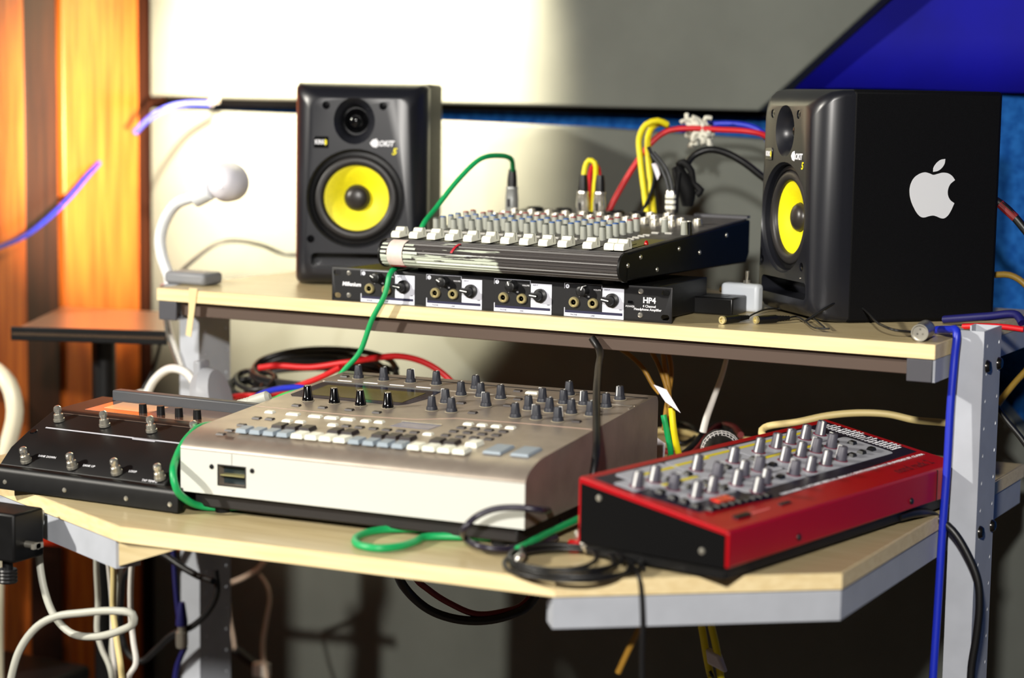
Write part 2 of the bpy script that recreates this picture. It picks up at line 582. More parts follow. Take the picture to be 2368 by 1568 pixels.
# ------------------------------------------------------------------ studio monitors
SPK = mat('speaker_vinyl', (8, 8, 10), 0.6, spec=0.15, var=0.4, scale=900, bump=0.12)
SPB = mat('speaker_baffle', (25, 26, 32), 0.34, var=0.06, scale=500)
YEL = mat('yellow_cone', (240, 226, 6), 0.55, var=0.04, scale=300, bump=0.1)
SURR = mat('surround_rubber', (38, 36, 36), 0.45)
CAPM = mat('dust_cap', (44, 40, 38), 0.35)


def ring_pts(i, taper, r, n=6, W=0.188, H=0.284):
    pts = roundrect(i[0], W - i[1], i[2], H - i[3], r, n)
    cx = W / 2
    out = []
    for x, z in pts:
        k = 1 - taper * max(0.0, (z - 0.12) / 0.16) ** 1.6
        out.append((cx + (x - cx) * k, z))
    return out


def speaker(label, loc, yaw, sticker=False):
    s = thing('studio_monitor', label, 'speaker', loc, R(yaw), 'pair of studio monitors')
    build('cabinet', MB().box(0.0, 0.188, 0.044, 0.246, 0.0, 0.284), SPK, s, bevel=0.005, seg=3)
    rings = [(0.047, (0, 0, 0, 0), 0, 0.008), (0.034, (0.0005, 0.0005, 0.0005, 0.0005), 0, 0.009), (0.020, (0.002, 0.002, 0.002, 0.003), 0.01, 0.011),
             (0.010, (0.006, 0.006, 0.006, 0.009), 0.05, 0.013), (0.004, (0.011, 0.011, 0.011, 0.015), 0.10, 0.015),
             (0.001, (0.015, 0.015, 0.015, 0.019), 0.14, 0.017), (0.0, (0.018, 0.018, 0.018, 0.0215), 0.16, 0.018)]
    mb = MB()
    n = None
    for y, ins, tp, rr in rings:
        pts = ring_pts(ins, tp, rr)
        n = len(pts)
        mb.v += [(x, y, z) for x, z in pts]
    for j in range(len(rings) - 1):
        for k in range(n):
            a, b = j * n + k, j * n + (k + 1) % n
            mb.f.append((a, b, b + n, a + n))
            mb.mi.append(0)
    mb.f += [tuple(range(n)), tuple(range((len(rings) - 1) * n, len(rings) * n))[::-1]]
    mb.mi += [0, 0]
    bf = build('baffle', mb, SPB, s, smooth=50)
    AX = lambda x, z: Matrix.Translation((x, 0, z)) @ Matrix.Rotation(R(-90), 4, 'X')   # local z -> +y (into the box)
    wx, wz, tx, tz = 0.0885, 0.1235, 0.0865, 0.2315
    cuts = [MB().lathe([(0.071, -0.004), (0.0690, 0.001), (0.0665, 0.004), (0.0655, 0.024)], 48, AX(wx, wz)),
            MB().lathe([(0.0335, -0.006), (0.0285, 0.0005), (0.0225, 0.006), (0.0187, 0.014), (0.0175, 0.024)], 40, AX(tx, tz) @ Matrix.Scale(1.12, 4, (0, 1, 0))),
            MB().prism(roundrect(0.026, 0.164, 0.026, 0.047, 0.007), -0.01, 0.036, 'y')]
    for x, z in ((0.047, 0.2525), (0.1265, 0.2525), (0.026, 0.066), (0.149, 0.066)):
        cuts.append(MB().lathe([(0.0055, -0.005), (0.0055, 0.004)], 16, AX(x, z)))
        build('screw', MB().lathe([(0.0052, 0.0022), (0.0045, 0.0012), (0.002, 0.001)], 12, AX(x, z)), BLKG, s)
    cut(bf, cuts)
    # woofer
    build('basket_ring', MB().lathe([(0.0653, 0.0235), (0.0653, 0.010), (0.0600, 0.0085), (0.0590, 0.012), (0.0590, 0.0235)], 48, AX(wx, wz)), BLK, s)
    prof = [(0.0592, 0.0125)] + [(0.0526 + 0.0066 * math.cos(a), 0.0115 - 0.0052 * math.sin(a)) for a in [R(20 * k) for k in range(0, 10)]]
    build('surround', MB().lathe(prof + [(0.0455, 0.0130), (0.045, 0.0155)], 48, AX(wx, wz), cap=False), SURR, s)
    build('woofer_cone', MB().lathe([(0.0458, 0.0132), (0.0425, 0.0135), (0.030, 0.0185), (0.0165, 0.0245)], 48, AX(wx, wz), cap=False), YEL, s)
    build('dust_cap', MB().lathe([(0.0182, 0.0238), (0.0178, 0.0205), (0.015, 0.0165), (0.010, 0.0138), (0.004, 0.0128), (0.0005, 0.0127)], 36, AX(wx, wz), cap=False), CAPM, s)
    # tweeter
    build('tweeter_dome', MB().lathe([(0.0175, 0.0235), (0.0125, 0.0205), (0.0110, 0.0165), (0.0080, 0.0130), (0.004, 0.0112), (0.0004, 0.0108)], 32, AX(tx, tz), cap=False), BLKG, s)
    # badges
    build('badge', MB().box(0.030, 0.0505, -0.0012, 0.001, 0.1935, 0.2095), BLKG, s, bevel=0.0008)
    text('KRK', 0.0085, PAINT_W, s, at_front(0.0385, -0.0014, 0.2015), bold=0.03, sx=0.85)
    build('badge_mark', MB().prism([(0.0462, 0.197), (0.0482, 0.199), (0.0482, 0.204), (0.0462, 0.206), (0.0452, 0.2015)], -0.0014, -0.0012, 'y'), YEL, s)
    text('ROKIT', 0.0105, PAINT_W, s, at_front(0.1285, -0.0003, 0.2005), shear=0.25, bold=0.04, sx=0.85)
    build('badge_mark', MB().prism([(0.1085, 0.201), (0.1125, 0.206), (0.1185, 0.2075), (0.1185, 0.195), (0.1125, 0.196)], -0.0006, 0.0005, 'y'), PAINT_W, s)
    text('5', 0.0125, YEL, s, at_front(0.1425, -0.0003, 0.1895), shear=0.25, bold=0.03)
    build('indicator_light', MB().lathe([(0.0012, 0), (0.0008, -0.0008)], 8, AX(0.147, 0.052)), STEEL, s)
    if sticker:
        seg1 = [(175.0, 161.2), (176.0, 154.0), (184.2, 146.7)]
        body = [(183.8, 175.2), (180.0, 180.0), (173.5, 183.6), (166.1, 184.2), (160.0, 182.8), (154.3, 181.5), (148.5, 183.4), (142.5, 184.6), (134.0, 182.0),
                (127.0, 176.0), (123.1, 165.0), (124.5, 152.5), (130.0, 140.5), (136.0, 132.5), (140.4, 129.6), (145.0, 129.4), (150.5, 130.9), (156.2, 131.6),
                (161.0, 130.4), (166.0, 128.5), (170.7, 128.1), (175.5, 131.0), (180.0, 137.5), (184.2, 146.7)]
        pts = [(q.x, q.y) for q in spline([(a, b, 0) for a, b in body], 1.2)][:-1]
        bite = [(q.x, q.y) for q in spline([(184.2, 146.7, 0), (178.2, 151.0, 0), (175.0, 157.0, 0), (174.8, 163.5, 0), (177.5, 170.0, 0), (183.8, 175.2, 0)], 1.2)][:-1]
        leaf = [(q.x, q.y) for q in spline([(153.8, 185.2, 0), (154.2, 190.5, 0), (158.5, 196.5, 0), (163.5, 200.0, 0), (169.4, 201.1, 0)], 1.2)]
        leaf += [(q.x, q.y) for q in spline([(169.4, 201.1, 0), (168.8, 195.5, 0), (165.0, 189.8, 0), (160.0, 186.4, 0), (153.8, 185.2, 0)], 1.2)][1:-1]
        mm = lambda L: [(a / 1000, b / 1000) for a, b in L]
        st = build('sticker', MB().prism(mm(pts + bite), 0.1878, 0.1886, 'x').prism(mm(leaf), 0.1878, 0.1886, 'x'), mat('sticker_white', (226, 228, 232), 0.5), s, smooth=0)
        tag(st, 'white bitten apple sticker with leaf')
    return s


speaker('black monitor with yellow cone facing the viewer, left of the mixer', (-0.4189, 0.140, 0.94), 25.49)
speaker('black monitor turned sideways with white apple sticker, right end of shelf', (0.2303, 0.2505, 0.94), -45.67, True)

# ------------------------------------------------------------------ knob, switch and connector kits
LINEW = mat('pointer_white', (236, 236, 232), 0.5)


def knob_mesh(name, m, rb, rt, h, skirt=0.0, ribs=0):
    mb = MB()
    prof = []
    if skirt:
        prof += [(rb + skirt, 0), (rb + skirt, h * 0.08), (rb + skirt * 0.3, h * 0.28)]
    prof += [(rb, h * (0.3 if skirt else 0)), (rt, h * 0.94), (rt * 0.86, h), (rt * 0.3, h)]
    n = 20
    mb.lathe(prof, n)
    if ribs:
        for i, v in enumerate(mb.v):
            k = i % n
            if v[2] > h * 0.29 and v[2] < h * 0.97 and k % 2:
                mb.v[i] = (v[0] * 0.92, v[1] * 0.92, v[2])
    return mb.mesh(name, m, 40)


def pointer_mesh(name, m, rb, rt, h, z0, w=0.0012):
    """a white line up the side (+y) and across the top of a knob"""
    e = 0.0003
    mb = MB()
    mb.add([(-w / 2, rb + e, z0), (w / 2, rb + e, z0), (w / 2, rt + e, h * 0.95), (-w / 2, rt + e, h * 0.95),
            (-w / 2, rb - 0.001, z0), (w / 2, rb - 0.001, z0), (w / 2, rt - 0.001, h * 0.95), (-w / 2, rt - 0.001, h * 0.95)],
           [(0, 1, 2, 3), (4, 7, 6, 5), (0, 4, 5, 1), (3, 2, 6, 7), (0, 3, 7, 4), (1, 5, 6, 2)])
    mb.box(-w / 2, w / 2, rt * 0.25, rt + e, h * 0.95, h + e)
    return mb.mesh(name, m, 0)


def place_knob(root, km, pm, loc, tilt, ang, name='knob', pname='pointer_line'):
    k = put(km, name, root, loc)
    k.rotation_euler = (Matrix.Rotation(tilt, 3, 'X') @ Matrix.Rotation(ang, 3, 'Z')).to_euler()
    if pm:
        put(pm, pname, k)
    return k


# ------------------------------------------------------------------ headphone amplifier (rack unit)
RACKP = mat('rack_panel', (17, 17, 20), 0.42, var=0.15, scale=200)
ha = thing('headphone_amplifier', 'black rack headphone amplifier under the mixer', 'amplifier', (-0.2629, 0.0044, 0.94), R(1.14))
fp = build('front_panel', MB().box(0, 0.4826, 0, 0.003, 0.0, 0.0437), RACKP, ha, bevel=0.0006)
slots = []
for x in (0.0085, 0.4741):
    for z in (0.0070, 0.0367):
        slots.append(MB().prism(roundrect(x - 0.0055, x + 0.0055, z - 0.0034, z + 0.0034, 0.0033), -0.01, 0.01, 'y'))
cut(fp, slots)
build('chassis', MB().box(0.021, 0.4616, 0.003, 0.165, 0.0016, 0.0436), BLKM, ha, bevel=0.001)
FY = -0.00015
WPAN = mat('white_panel', (222, 224, 236), 0.5)
NAVY = mat('navy_print', (28, 28, 62), 0.5)
GOLD = mat('jack_gold', (206, 192, 140), 0.28, 0.6)
jack_m = MB().lathe([(0.0068, 0.0), (0.0066, 0.0022), (0.0058, 0.0034), (0.0040, 0.0034), (0.0033, 0.0026), (0.0033, 0.0005)], 20).mesh('jack', GOLD)
hole_m = MB().lathe([(0.0033, 0.0012), (0.0005, 0.0012)], 16, cap=False).mesh('jack_hole', mat('hole_black', (2, 2, 2), 0.9, spec=0.0))
vk = knob_mesh('volume_knob', BLK, 0.0072, 0.0066, 0.012)
vp = pointer_mesh('volume_pointer', LINEW, 0.0072, 0.0066, 0.012, 0.002, 0.0014)
wk = MB().lathe([(0.0088, 0), (0.0088, 0.004), (0.006, 0.0055), (0.0055, 0.012), (0.002, 0.0125)], 20)
wk.box(-0.0028, 0.0028, -0.002, 0.0105, 0.004, 0.0125)
wk = wk.mesh('selector_knob', BLK, 40)
wp = MB().box(-0.0007, 0.0007, 0.0, 0.0100, 0.0124, 0.0130).mesh('selector_pointer', LINEW, 0)
OUT = Matrix.Rotation(R(90), 4, 'X')      # local z -> -y (towards the viewer)
for c in range(4):
    xr = 0.1252 + 0.09805 * c
    b = lambda x0, x1, z0, z1, y=0.0003: MB().box(xr + x0, xr + x1, -y, 0.0004, z0, z1)
    mb = b(-0.0806, 0, 0.0008, 0.0052).box(xr - 0.0806, xr - 0.0796, -0.0003, 0.0004, 0.005, 0.0115)
    mb.box(xr - 0.0288, xr, -0.0003, 0.0004, 0.0086, 0.0385)
    mb.box(xr - 0.0016, xr, -0.0003, 0.0004, 0.005, 0.009)
    build('printed_panel', mb, WPAN, ha, smooth=0)
    build('printed_bar', b(-0.079, -0.0018, 0.0053, 0.0084, 0.0002), NAVY, ha, smooth=0)
    mb = b(-0.0806, -0.0296, 0.0415, 0.0419)
    mb.box(xr - 0.0806, xr - 0.0802, -0.0003, 0.0004, 0.035, 0.0418).box(xr - 0.030, xr - 0.0296, -0.0003, 0.0004, 0.037, 0.0418)
    build('printed_frame', mb, WPAN, ha, smooth=0)
    build('number_disc', MB().lathe([(0.0026, 0), (0.0026, 0.0003)], 18, Matrix.Translation((xr - 0.0765, 0, 0.0378)) @ OUT), WPAN, ha)
    text(str(c + 1), 0.0045, RACKP, ha, at_front(xr - 0.0765, -0.0004, 0.0377))
    for xj in (-0.0672, -0.0414):
        j = put(jack_m, 'jack_socket', ha, (xr + xj, 0, 0.0185), (R(90), 0, 0))
        put(hole_m, 'socket_hole', j)
    k = put(vk, 'volume_knob', ha, (xr - 0.0535, -0.0002, 0.0335), (R(90), 0, 0))
    k.rotation_euler = (R(90), R((62, 62, 20, -25)[c]) * -1, 0)
    put(vp, 'pointer_line', k)
    k = put(wk, 'selector_knob', ha, (xr - 0.0150, -0.0004, 0.0238), (R(90), R((-82, -82, -84, -80)[c]), 0))
    put(wp, 'pointer_line', k)
    text('VOLUME', 0.0026, PAINT_W, ha, at_front(xr - 0.036, FY, 0.0352))
    text('INPUT', 0.0026, NAVY, ha, at_front(xr - 0.0225, -0.0005, 0.0362))
    text('PHONE', 0.0028, NAVY, ha, at_front(xr - 0.0672, -0.0005, 0.0030))
    text('LINK', 0.0028, NAVY, ha, at_front(xr - 0.0414, -0.0005, 0.0030))
    text('0', 0.003, PAINT_W, ha, at_front(xr - 0.0600, FY, 0.0262))
    text('10', 0.003, PAINT_W, ha, at_front(xr - 0.0478, FY, 0.0262))
    text('OFF', 0.002, NAVY, ha, at_front(xr - 0.0042, -0.0005, 0.0125))
for x in (0.0262, 0.4415):
    for z in (0.008, 0.037):
        build('screw', MB().lathe([(0.0036, 0), (0.0030, 0.0012), (0.001, 0.0016)], 10, Matrix.Translation((x, 0, z)) @ OUT), STEEL, ha)
text('Millenium', 0.0073, PAINT_W, ha, at_front(0.0305, FY, 0.0225), bold=0.03, shear=0.15)
text('HP4', 0.0098, PAINT_W, ha, at_front(0.4530, FY, 0.0262), bold=0.03)
text('4 Channel', 0.0042, PAINT_W, ha, at_front(0.4530, FY, 0.0192), bold=0.02)
text('Headphone Amplifier', 0.0042, PAINT_W, ha, at_front(0.4510, FY, 0.0152), bold=0.02)
text('POWER', 0.0035, PAINT_W, ha, at_front(0.4277, FY, 0.0178))
build('power_switch', MB().box(0.4245, 0.4308, -0.0002, 0.0004, 0.0215, 0.0248).box(0.4280, 0.4305, -0.0025, 0.0004, 0.0219, 0.0243), BLKG, ha)

# ------------------------------------------------------------------ mixing console
mx = thing('mixing_console', 'small black mixing console with grey knobs and white faders', 'mixer', (-0.1765, -0.021, 0.984), R(-2.5))
MW, MD = 0.349, 0.375
SL = math.atan(0.0257 / 0.36)
mz = lambda y: 0.040 + y * 0.0714
MPAN = mat('mixer_panel', (64, 62, 62), 0.5, rgb2=(84, 82, 80), scale=40)
MSIDE = mat('mixer_side', (7, 7, 8), 0.5, spec=0.25, var=0.2, scale=150, bump=0.05)
body = [(0.016, 0.0075), (MD - 0.01, 0.0075), (MD, 0.02), (MD, mz(MD) - 0.002), (0.018, mz(0.018) - 0.001)]
build('chassis', MB().prism(body, 0.0, MW, 'x'), MSIDE, mx, bevel=0.002)
TP = Matrix.Translation((0, 0, 0.040)) @ Matrix.Rotation(SL, 4, 'X')
build('top_panel', MB().box(0.003, MW - 0.003, 0.016, MD - 0.004, -0.002, 0.0006, TP), MPAN, mx, bevel=0.0008)
for x in (0.04, MW - 0.04):
    for y in (0.05, 0.15):
        build('rubber_foot', MB().lathe([(0.009, 0), (0.010, 0.0076)], 14, Matrix.Translation((x, y, 0))), RUB, mx)
# ribbed front extrusion with worn white paint on its left half
fr = []
for k in range(37):
    a = R(84 + 192 * k / 36)
    rr = 0.0183 - (0.0018 if k % 3 == 2 else 0.0)
    fr.append((0.0185 + rr * math.cos(a), 0.0235 + rr * 0.92 * math.sin(a)))
m = bpy.data.materials.new('worn_paint')
m.use_nodes = True
nt = m.node_tree
pb = nt.nodes['Principled BSDF']
pb.inputs['Roughness'].default_value = 0.42
tc = nt.nodes.new('ShaderNodeTexCoord')
sx = nt.nodes.new('ShaderNodeSeparateXYZ')
nt.links.new(tc.outputs['Object'], sx.inputs[0])
mp = nt.nodes.new('ShaderNodeMapping')
mp.inputs['Scale'].default_value = (18, 120, 260)
nt.links.new(tc.outputs['Object'], mp.inputs[0])
nz = nt.nodes.new('ShaderNodeTexNoise')
nz.inputs['Scale'].default_value = 1.0
nz.inputs['Detail'].default_value = 5
nt.links.new(mp.outputs[0], nz.inputs['Vector'])
gx = nt.nodes.new('ShaderNodeMapRange')
for i_, v_ in ((1, 0.176), (2, 0.180), (3, 1.0), (4, 0.0)):
    gx.inputs[i_].default_value = v_
nt.links.new(sx.outputs[0], gx.inputs[0])
gz = nt.nodes.new('ShaderNodeMapRange')
for i_, v_ in ((1, 0.010), (2, 0.036), (3, 0.26), (4, -0.16)):
    gz.inputs[i_].default_value = v_
nt.links.new(sx.outputs[2], gz.inputs[0])
ad = nt.nodes.new('ShaderNodeMath')
ad.operation = 'ADD'
nt.links.new(nz.outputs['Fac'], ad.inputs[0])
nt.links.new(gz.outputs[0], ad.inputs[1])
gt = nt.nodes.new('ShaderNodeMath')
gt.operation = 'GREATER_THAN'
gt.inputs[1].default_value = 0.53
nt.links.new(ad.outputs[0], gt.inputs[0])
ml = nt.nodes.new('ShaderNodeMath')
ml.operation = 'MULTIPLY'
nt.links.new(gt.outputs[0], ml.inputs[0])
nt.links.new(gx.outputs[0], ml.inputs[1])
mixc = nt.nodes.new('ShaderNodeMixRGB')
mixc.inputs[1].default_value = srgb(62, 58, 57)
mixc.inputs[2].default_value = srgb(186, 192, 176)
nt.links.new(ml.outputs[0], mixc.inputs[0])
nt.links.new(mixc.outputs[0], pb.inputs['Base Color'])
WORN = m
ex = build('front_extrusion', MB().prism(fr, 0.003, MW - 0.003, 'x'), WORN, mx, smooth=0)
for x0, x1 in ((0.0, 0.003), (MW - 0.003, MW)):
    cp = [(0.0185 + 0.0193 * math.cos(R(80 + 200 * k / 20)), 0.0235 + 0.0180 * math.sin(R(80 + 200 * k / 20))) for k in range(21)]
    build('end_cap', MB().prism(cp, x0, x1, 'x'), MSIDE, mx, smooth=30)
# bits of tape stuck on the front
arc = lambda a, r=0.0190: (0.0185 + r * math.cos(R(a)), 0.0235 + r * 0.93 * math.sin(R(a)))


def wrap(x0, x1, a0, a1, m, name='tape', sk=0.0):
    mb = MB()
    N = 10
    for k in range(N + 1):
        a = a0 + (a1 - a0) * k / N
        for rr in (0.0186, 0.0192):
            y, z = arc(a, rr)
            d = sk * k / N
            mb.v += [(x0 + d, y, z), (x1 + d, y, z)]
    for k in range(N):
        i = 4 * k
        for q in ((0, 1, 5, 4), (2, 6, 7, 3), (0, 4, 6, 2), (1, 3, 7, 5)):
            mb.f.append(tuple(i + j for j in q))
            mb.mi.append(0)
    mb.f += [(0, 2, 3, 1), (4 * N, 4 * N + 1, 4 * N + 3, 4 * N + 2)]
    mb.mi += [0, 0]
    return build(name, mb, m, mx, smooth=50)


wrap(0.014, 0.037, 92, 232, mat('pink_tape', (226, 206, 196), 0.6, var=0.08, scale=80))
wrap(0.0145, 0.0365, 232, 250, mat('red_tape', (176, 20, 40), 0.5))
wrap(0.114, 0.1175, 105, 160, mat('red_tape', (176, 20, 40), 0.5), sk=-0.005)
wrap(0.0005, 0.033, 66, 90, mat('masking_tape', (206, 202, 196), 0.6))
for k in range(6):
    a = 130 + 18 * k
    wrap(0.004, 0.0125 + 0.002 * (k % 2), a, a + 9, mat('paint_residue', (196, 204, 188), 0.6), name='paint_stripe')
    wrap(0.0385, 0.052 + 0.004 * (k % 3), a, a + 9, mat('paint_residue', (196, 204, 188), 0.6), name='paint_stripe')
# faders
fad = MB()
fad.prism([(-0.0115, 0.0), (0.0115, 0.0), (0.0115, 0.006), (0.0085, 0.0125), (0.0015, 0.0125), (-0.0015, 0.0082), (-0.0085, 0.0082), (-0.0115, 0.005)], -0.0065, 0.0065, 'x')
fad = fad.mesh('fader_cap', WHT, 0)
fln = MB().box(-0.0066, 0.0066, 0.0044, 0.0050, 0.0124, 0.0128).box(0.00645, 0.0067, 0.0044, 0.0050, 0.003, 0.0126).mesh('fader_line', BLK, 0)
slot = MB().box(-0.0008, 0.0008, -0.004, 0.062, -0.0001, 0.0003).mesh('fader_slot', mat('hole_black', (2, 2, 2), 0.9), 0)
CX = [0.0175 + 0.0272 * k for k in range(10)]
for i, x in enumerate(CX + [0.297, 0.3265, 0.3405]):
    yb = 0.025
    put(slot, 'fader_slot', mx, (x, yb, mz(yb) + 0.0008), (SL, 0, 0))
    f = put(fad, 'fader', mx, (x, yb, mz(yb) + 0.0026), (SL, 0, 0), 0.0008, 2)
    put(fln, 'fader_line', f)
# knobs: ten strips of six
GK = mat('knob_grey', (150, 152, 142), 0.5)
gkm = knob_mesh('channel_knob', GK, 0.0046, 0.0042, 0.0165, ribs=1)
caps = {c: MB().lathe([(0.0041, 0.0163), (0.0036, 0.0176), (0.001, 0.0178)], 14).mesh('knob_cap_' + c, mat('cap_' + c, v, 0.5))
        for c, v in (('dark', (70, 76, 72)), ('blue', (44, 88, 150)), ('red', (140, 50, 52)), ('grey', (196, 196, 188)))}
rows = [(0.106, 'dark'), (0.1235, 'blue'), (0.1415, 'blue'), (0.160, 'blue'), (0.1795, 'red'), (0.1975, 'red')]
for ci, x in enumerate([0.0205 + 0.0276 * k for k in range(10)]):
    for y, c in rows:
        place_knob(mx, gkm, caps[c], (x + random.uniform(-0.0004, 0.0004), y, mz(y) + 0.0004), SL, 0, pname='knob_cap')
for x, y in ((0.307, 0.203), (0.341, 0.190)):
    place_knob(mx, gkm, caps['grey'], (x, y, mz(y) + 0.0004), SL, 0, pname='knob_cap')
build('knob', MB().lathe([(0.0032, 0), (0.003, 0.016), (0.001, 0.0165)], 12, Matrix.Translation((0.3515 - 0.006, 0.196, mz(0.196))) @ Matrix.Rotation(SL, 4, 'X')), BLK, mx)
# push buttons, LEDs, legends
pbm = MB().box(-0.005, 0.005, -0.002, 0.002, 0, 0.0026).mesh('push_button', mat('button_grey', (176, 174, 166), 0.5), 0)
for x, y in [(0.302, 0.119), (0.302, 0.133), (0.302, 0.148), (0.304, 0.158), (0.304, 0.182), (0.3215, 0.185), (0.292, 0.108)] + [(x, 0.094) for x in CX] + [(0.307, 0.094)]:
    put(pbm, 'push_button', mx, (x, y, mz(y) + 0.0006), (SL, 0, 0), 0.0005, 1)
build('indicator_light', MB().lathe([(0.0028, 0), (0.0026, 0.003), (0.0014, 0.005), (0.0003, 0.0056)], 14, Matrix.Translation((0.340, 0.087, mz(0.087) + 0.0006))), mat('led_red', (170, 10, 14), 0.15), mx)
build('printed_patch', MB().box(0.310, 0.343, 0.06, 0.135, 0.0006, 0.0008, TP), mat('olive_print', (96, 92, 40), 0.5), mx, smooth=0)
for x in CX:
    build('printed_label', MB().box(x - 0.009, x + 0.011, 0.0985, 0.1005, 0.0006, 0.0008, TP), mat('grey_print', (150, 148, 144), 0.6), mx, smooth=0)
# jack and XLR field
nut = MB().lathe([(0.0068, 0), (0.0068, 0.003), (0.0055, 0.0085), (0.0042, 0.0085), (0.0034, 0.004)], 16).mesh('jack_socket', DSTEEL)
xs_m = MB().lathe([(0.0125, 0), (0.0125, 0.0035), (0.0105, 0.005), (0.0098, 0.005), (0.0098, 0.0006)], 24).mesh('round_socket', BLK)
for k in range(9):
    for y in (0.243, 0.268, 0.296):
        x = 0.026 + 0.0272 * k
        put(nut, 'jack_socket', mx, (x, y, mz(y) + 0.0004), (SL, 0, 0))
for x, y in ((0.268, 0.25), (0.268, 0.275), (0.268, 0.3), (0.292, 0.252), (0.292, 0.28), (0.316, 0.252), (0.316, 0.28), (0.225, 0.322), (0.25, 0.325)):
    put(nut, 'jack_socket', mx, (x, y, mz(y) + 0.0004), (SL, 0, 0))
for x in (0.030, 0.076, 0.130, 0.160, 0.195):
    put(xs_m, 'round_socket', mx, (x, 0.345, mz(0.345) + 0.0004), (SL, 0, 0))
build('rear_rib', MB().box(0.27, MW, MD - 0.010, MD, 0.0006, 0.004, TP), mat('rib_grey', (80, 80, 84), 0.4), mx)
scr = MB().lathe([(0.0032, 0), (0.0026, 0.0012), (0.001, 0.0015)], 10).mesh('screw', DSTEEL)
for y, z in ((0.022, 0.026), (0.055, 0.034), (0.10, 0.016), (0.16, 0.038), (0.22, 0.03), (0.30, 0.048)):
    put(scr, 'screw', mx, (MW, y, z), (0, R(90), 0))

# ------------------------------------------------------------------ sampler workstation
SILV = mat('sampler_silver', (178, 166, 153), 0.40, 0.65, rgb2=(164, 152, 140), scale=30, spec=0.5)
SBK = mat('sampler_base', (24, 20, 20), 0.6)
sm = thing('sampler', 'silver sampler workstation with black knobs on the lower desktop', 'sampler', (-0.185, -0.419, 0.74), R(3.5))
SW = 0.4245
prof = [(0.0, 0.0243), (0.0, 0.0725), (0.0008, 0.0748), (0.003, 0.0775), (0.006, 0.0803), (0.010, 0.0830), (0.016, 0.0860), (0.024, 0.0888), (0.034, 0.0912), (0.045, 0.0930), (0.376, 0.1160), (0.381, 0.1140), (0.384, 0.108), (0.384, 0.030), (0.378, 0.0243)]
sh = build('shell', MB().prism(prof, 0.0, SW, 'x'), SILV, sm, smooth=35)
cut(sh, [MB().box(0.0496, 0.0854, -0.01, 0.014, 0.0360, 0.0584)])
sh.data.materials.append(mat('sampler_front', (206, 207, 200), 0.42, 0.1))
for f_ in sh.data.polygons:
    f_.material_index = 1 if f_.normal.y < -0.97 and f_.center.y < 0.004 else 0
wnormal(sh)
build('base', MB().box(0.012, SW - 0.012, 0.010, 0.372, 0.0065, 0.0245), SBK, sm, bevel=0.002)
for x in (0.04, SW - 0.04):
    for y in (0.025, 0.35):
        build('foot', MB().lathe([(0.009, 0.0), (0.010, 0.0068)], 14, Matrix.Translation((x, y, 0))), RUB, sm)
SS = math.atan(0.023 / 0.331)
sz = lambda y: 0.0930 + (y - 0.045) * 0.0695
SPL = Matrix.Translation((0, 0.045, 0.0930)) @ Matrix.Rotation(SS, 4, 'X') @ Matrix.Translation((0, -0.045, 0))
# card slot in the front
build('card_slot', MB().box(0.0490, 0.0860, -0.0006, 0.0002, 0.0352, 0.0364).box(0.0490, 0.0860, -0.0006, 0.0002, 0.0580, 0.0592)
      .box(0.0490, 0.0502, -0.0006, 0.0002, 0.0364, 0.0580).box(0.0848, 0.0860, -0.0006, 0.0002, 0.0364, 0.0580), SBK, sm)
build('slot_interior', MB().box(0.0497, 0.0853, 0.012, 0.0138, 0.0362, 0.0583), mat('slot_dark', (40, 52, 56), 0.3), sm)
build('slot_shelf', MB().box(0.0520, 0.0830, 0.001, 0.012, 0.0466, 0.0478), mat('slot_brass', (190, 184, 130), 0.4, 0.6), sm)
for x in (0.0412, 0.0940):
    build('screw', MB().lathe([(0.0030, 0), (0.0026, 0.0010), (0.001, 0.0014)], 12, Matrix.Translation((x, 0, 0.0555)) @ OUT), BLK, sm)
build('seam', MB().box(0.0674, 0.0678, -0.0002, 0.0003, 0.0592, 0.0722), SBK, sm)
# display and trim lines on the sloped top
pl = lambda pts, h=0.0004, z0=-0.0003: MB().prism(pts, z0, h, 'z', SPL)
build('display_bezel', pl([(0.008, 0.306), (0.173, 0.306), (0.176, 0.262), (0.168, 0.226), (0.160, 0.217), (0.014, 0.217), (0.008, 0.225)]), mat('bezel_navy', (24, 24, 44), 0.12), sm)
build('display', pl([(0.024, 0.288), (0.160, 0.288), (0.158, 0.232), (0.024, 0.232)], 0.0007), mat('lcd_olive', (92, 84, 36), 0.15), sm)
build('trim_line', pl([(0.006, 0.306), (0.174, 0.306), (0.174, 0.309), (0.006, 0.309)], 0.0014), STEEL, sm)
build('trim_line', pl([(0.174, 0.312), (0.4225, 0.312), (0.4225, 0.3132), (0.174, 0.3132)], 0.0008), STEEL, sm)
build('trim_line', pl([(0.4205, 0.296), (0.4222, 0.296), (0.4222, 0.312), (0.4205, 0.312)], 0.0008), STEEL, sm)
build('second_display', pl([(0.207, 0.1385), (0.256, 0.1385), (0.252, 0.117), (0.203, 0.117)]), mat('screen_blue', (104, 106, 128), 0.15), sm)
build('trim_line', pl([(0.206, 0.1385), (0.257, 0.1385), (0.257, 0.1415), (0.206, 0.1415)], 0.0012), STEEL, sm)
for x in (0.020, 0.057, 0.094, 0.131):
    build('printed_line', pl([(x, 0.3185), (x + 0.02, 0.3185), (x + 0.02, 0.3200), (x, 0.3200)], 0.0006), PAINT_W, sm)
gl = [(0.003, 0.152), (0.138, 0.1495), (0.214, 0.1565), (0.255, 0.179), (0.342, 0.184), (0.4215, 0.184)]
build('panel_seam', MB().tube([SPL @ Vector((x, y, 0.0001)) for x, y in gl], 0.0004, 5), mat('seam_tan', (170, 140, 124), 0.5), sm)
build('rear_step', pl([(0.004, 0.358), (0.4205, 0.358), (0.4205, 0.361), (0.004, 0.361)], 0.0004), SBK, sm)


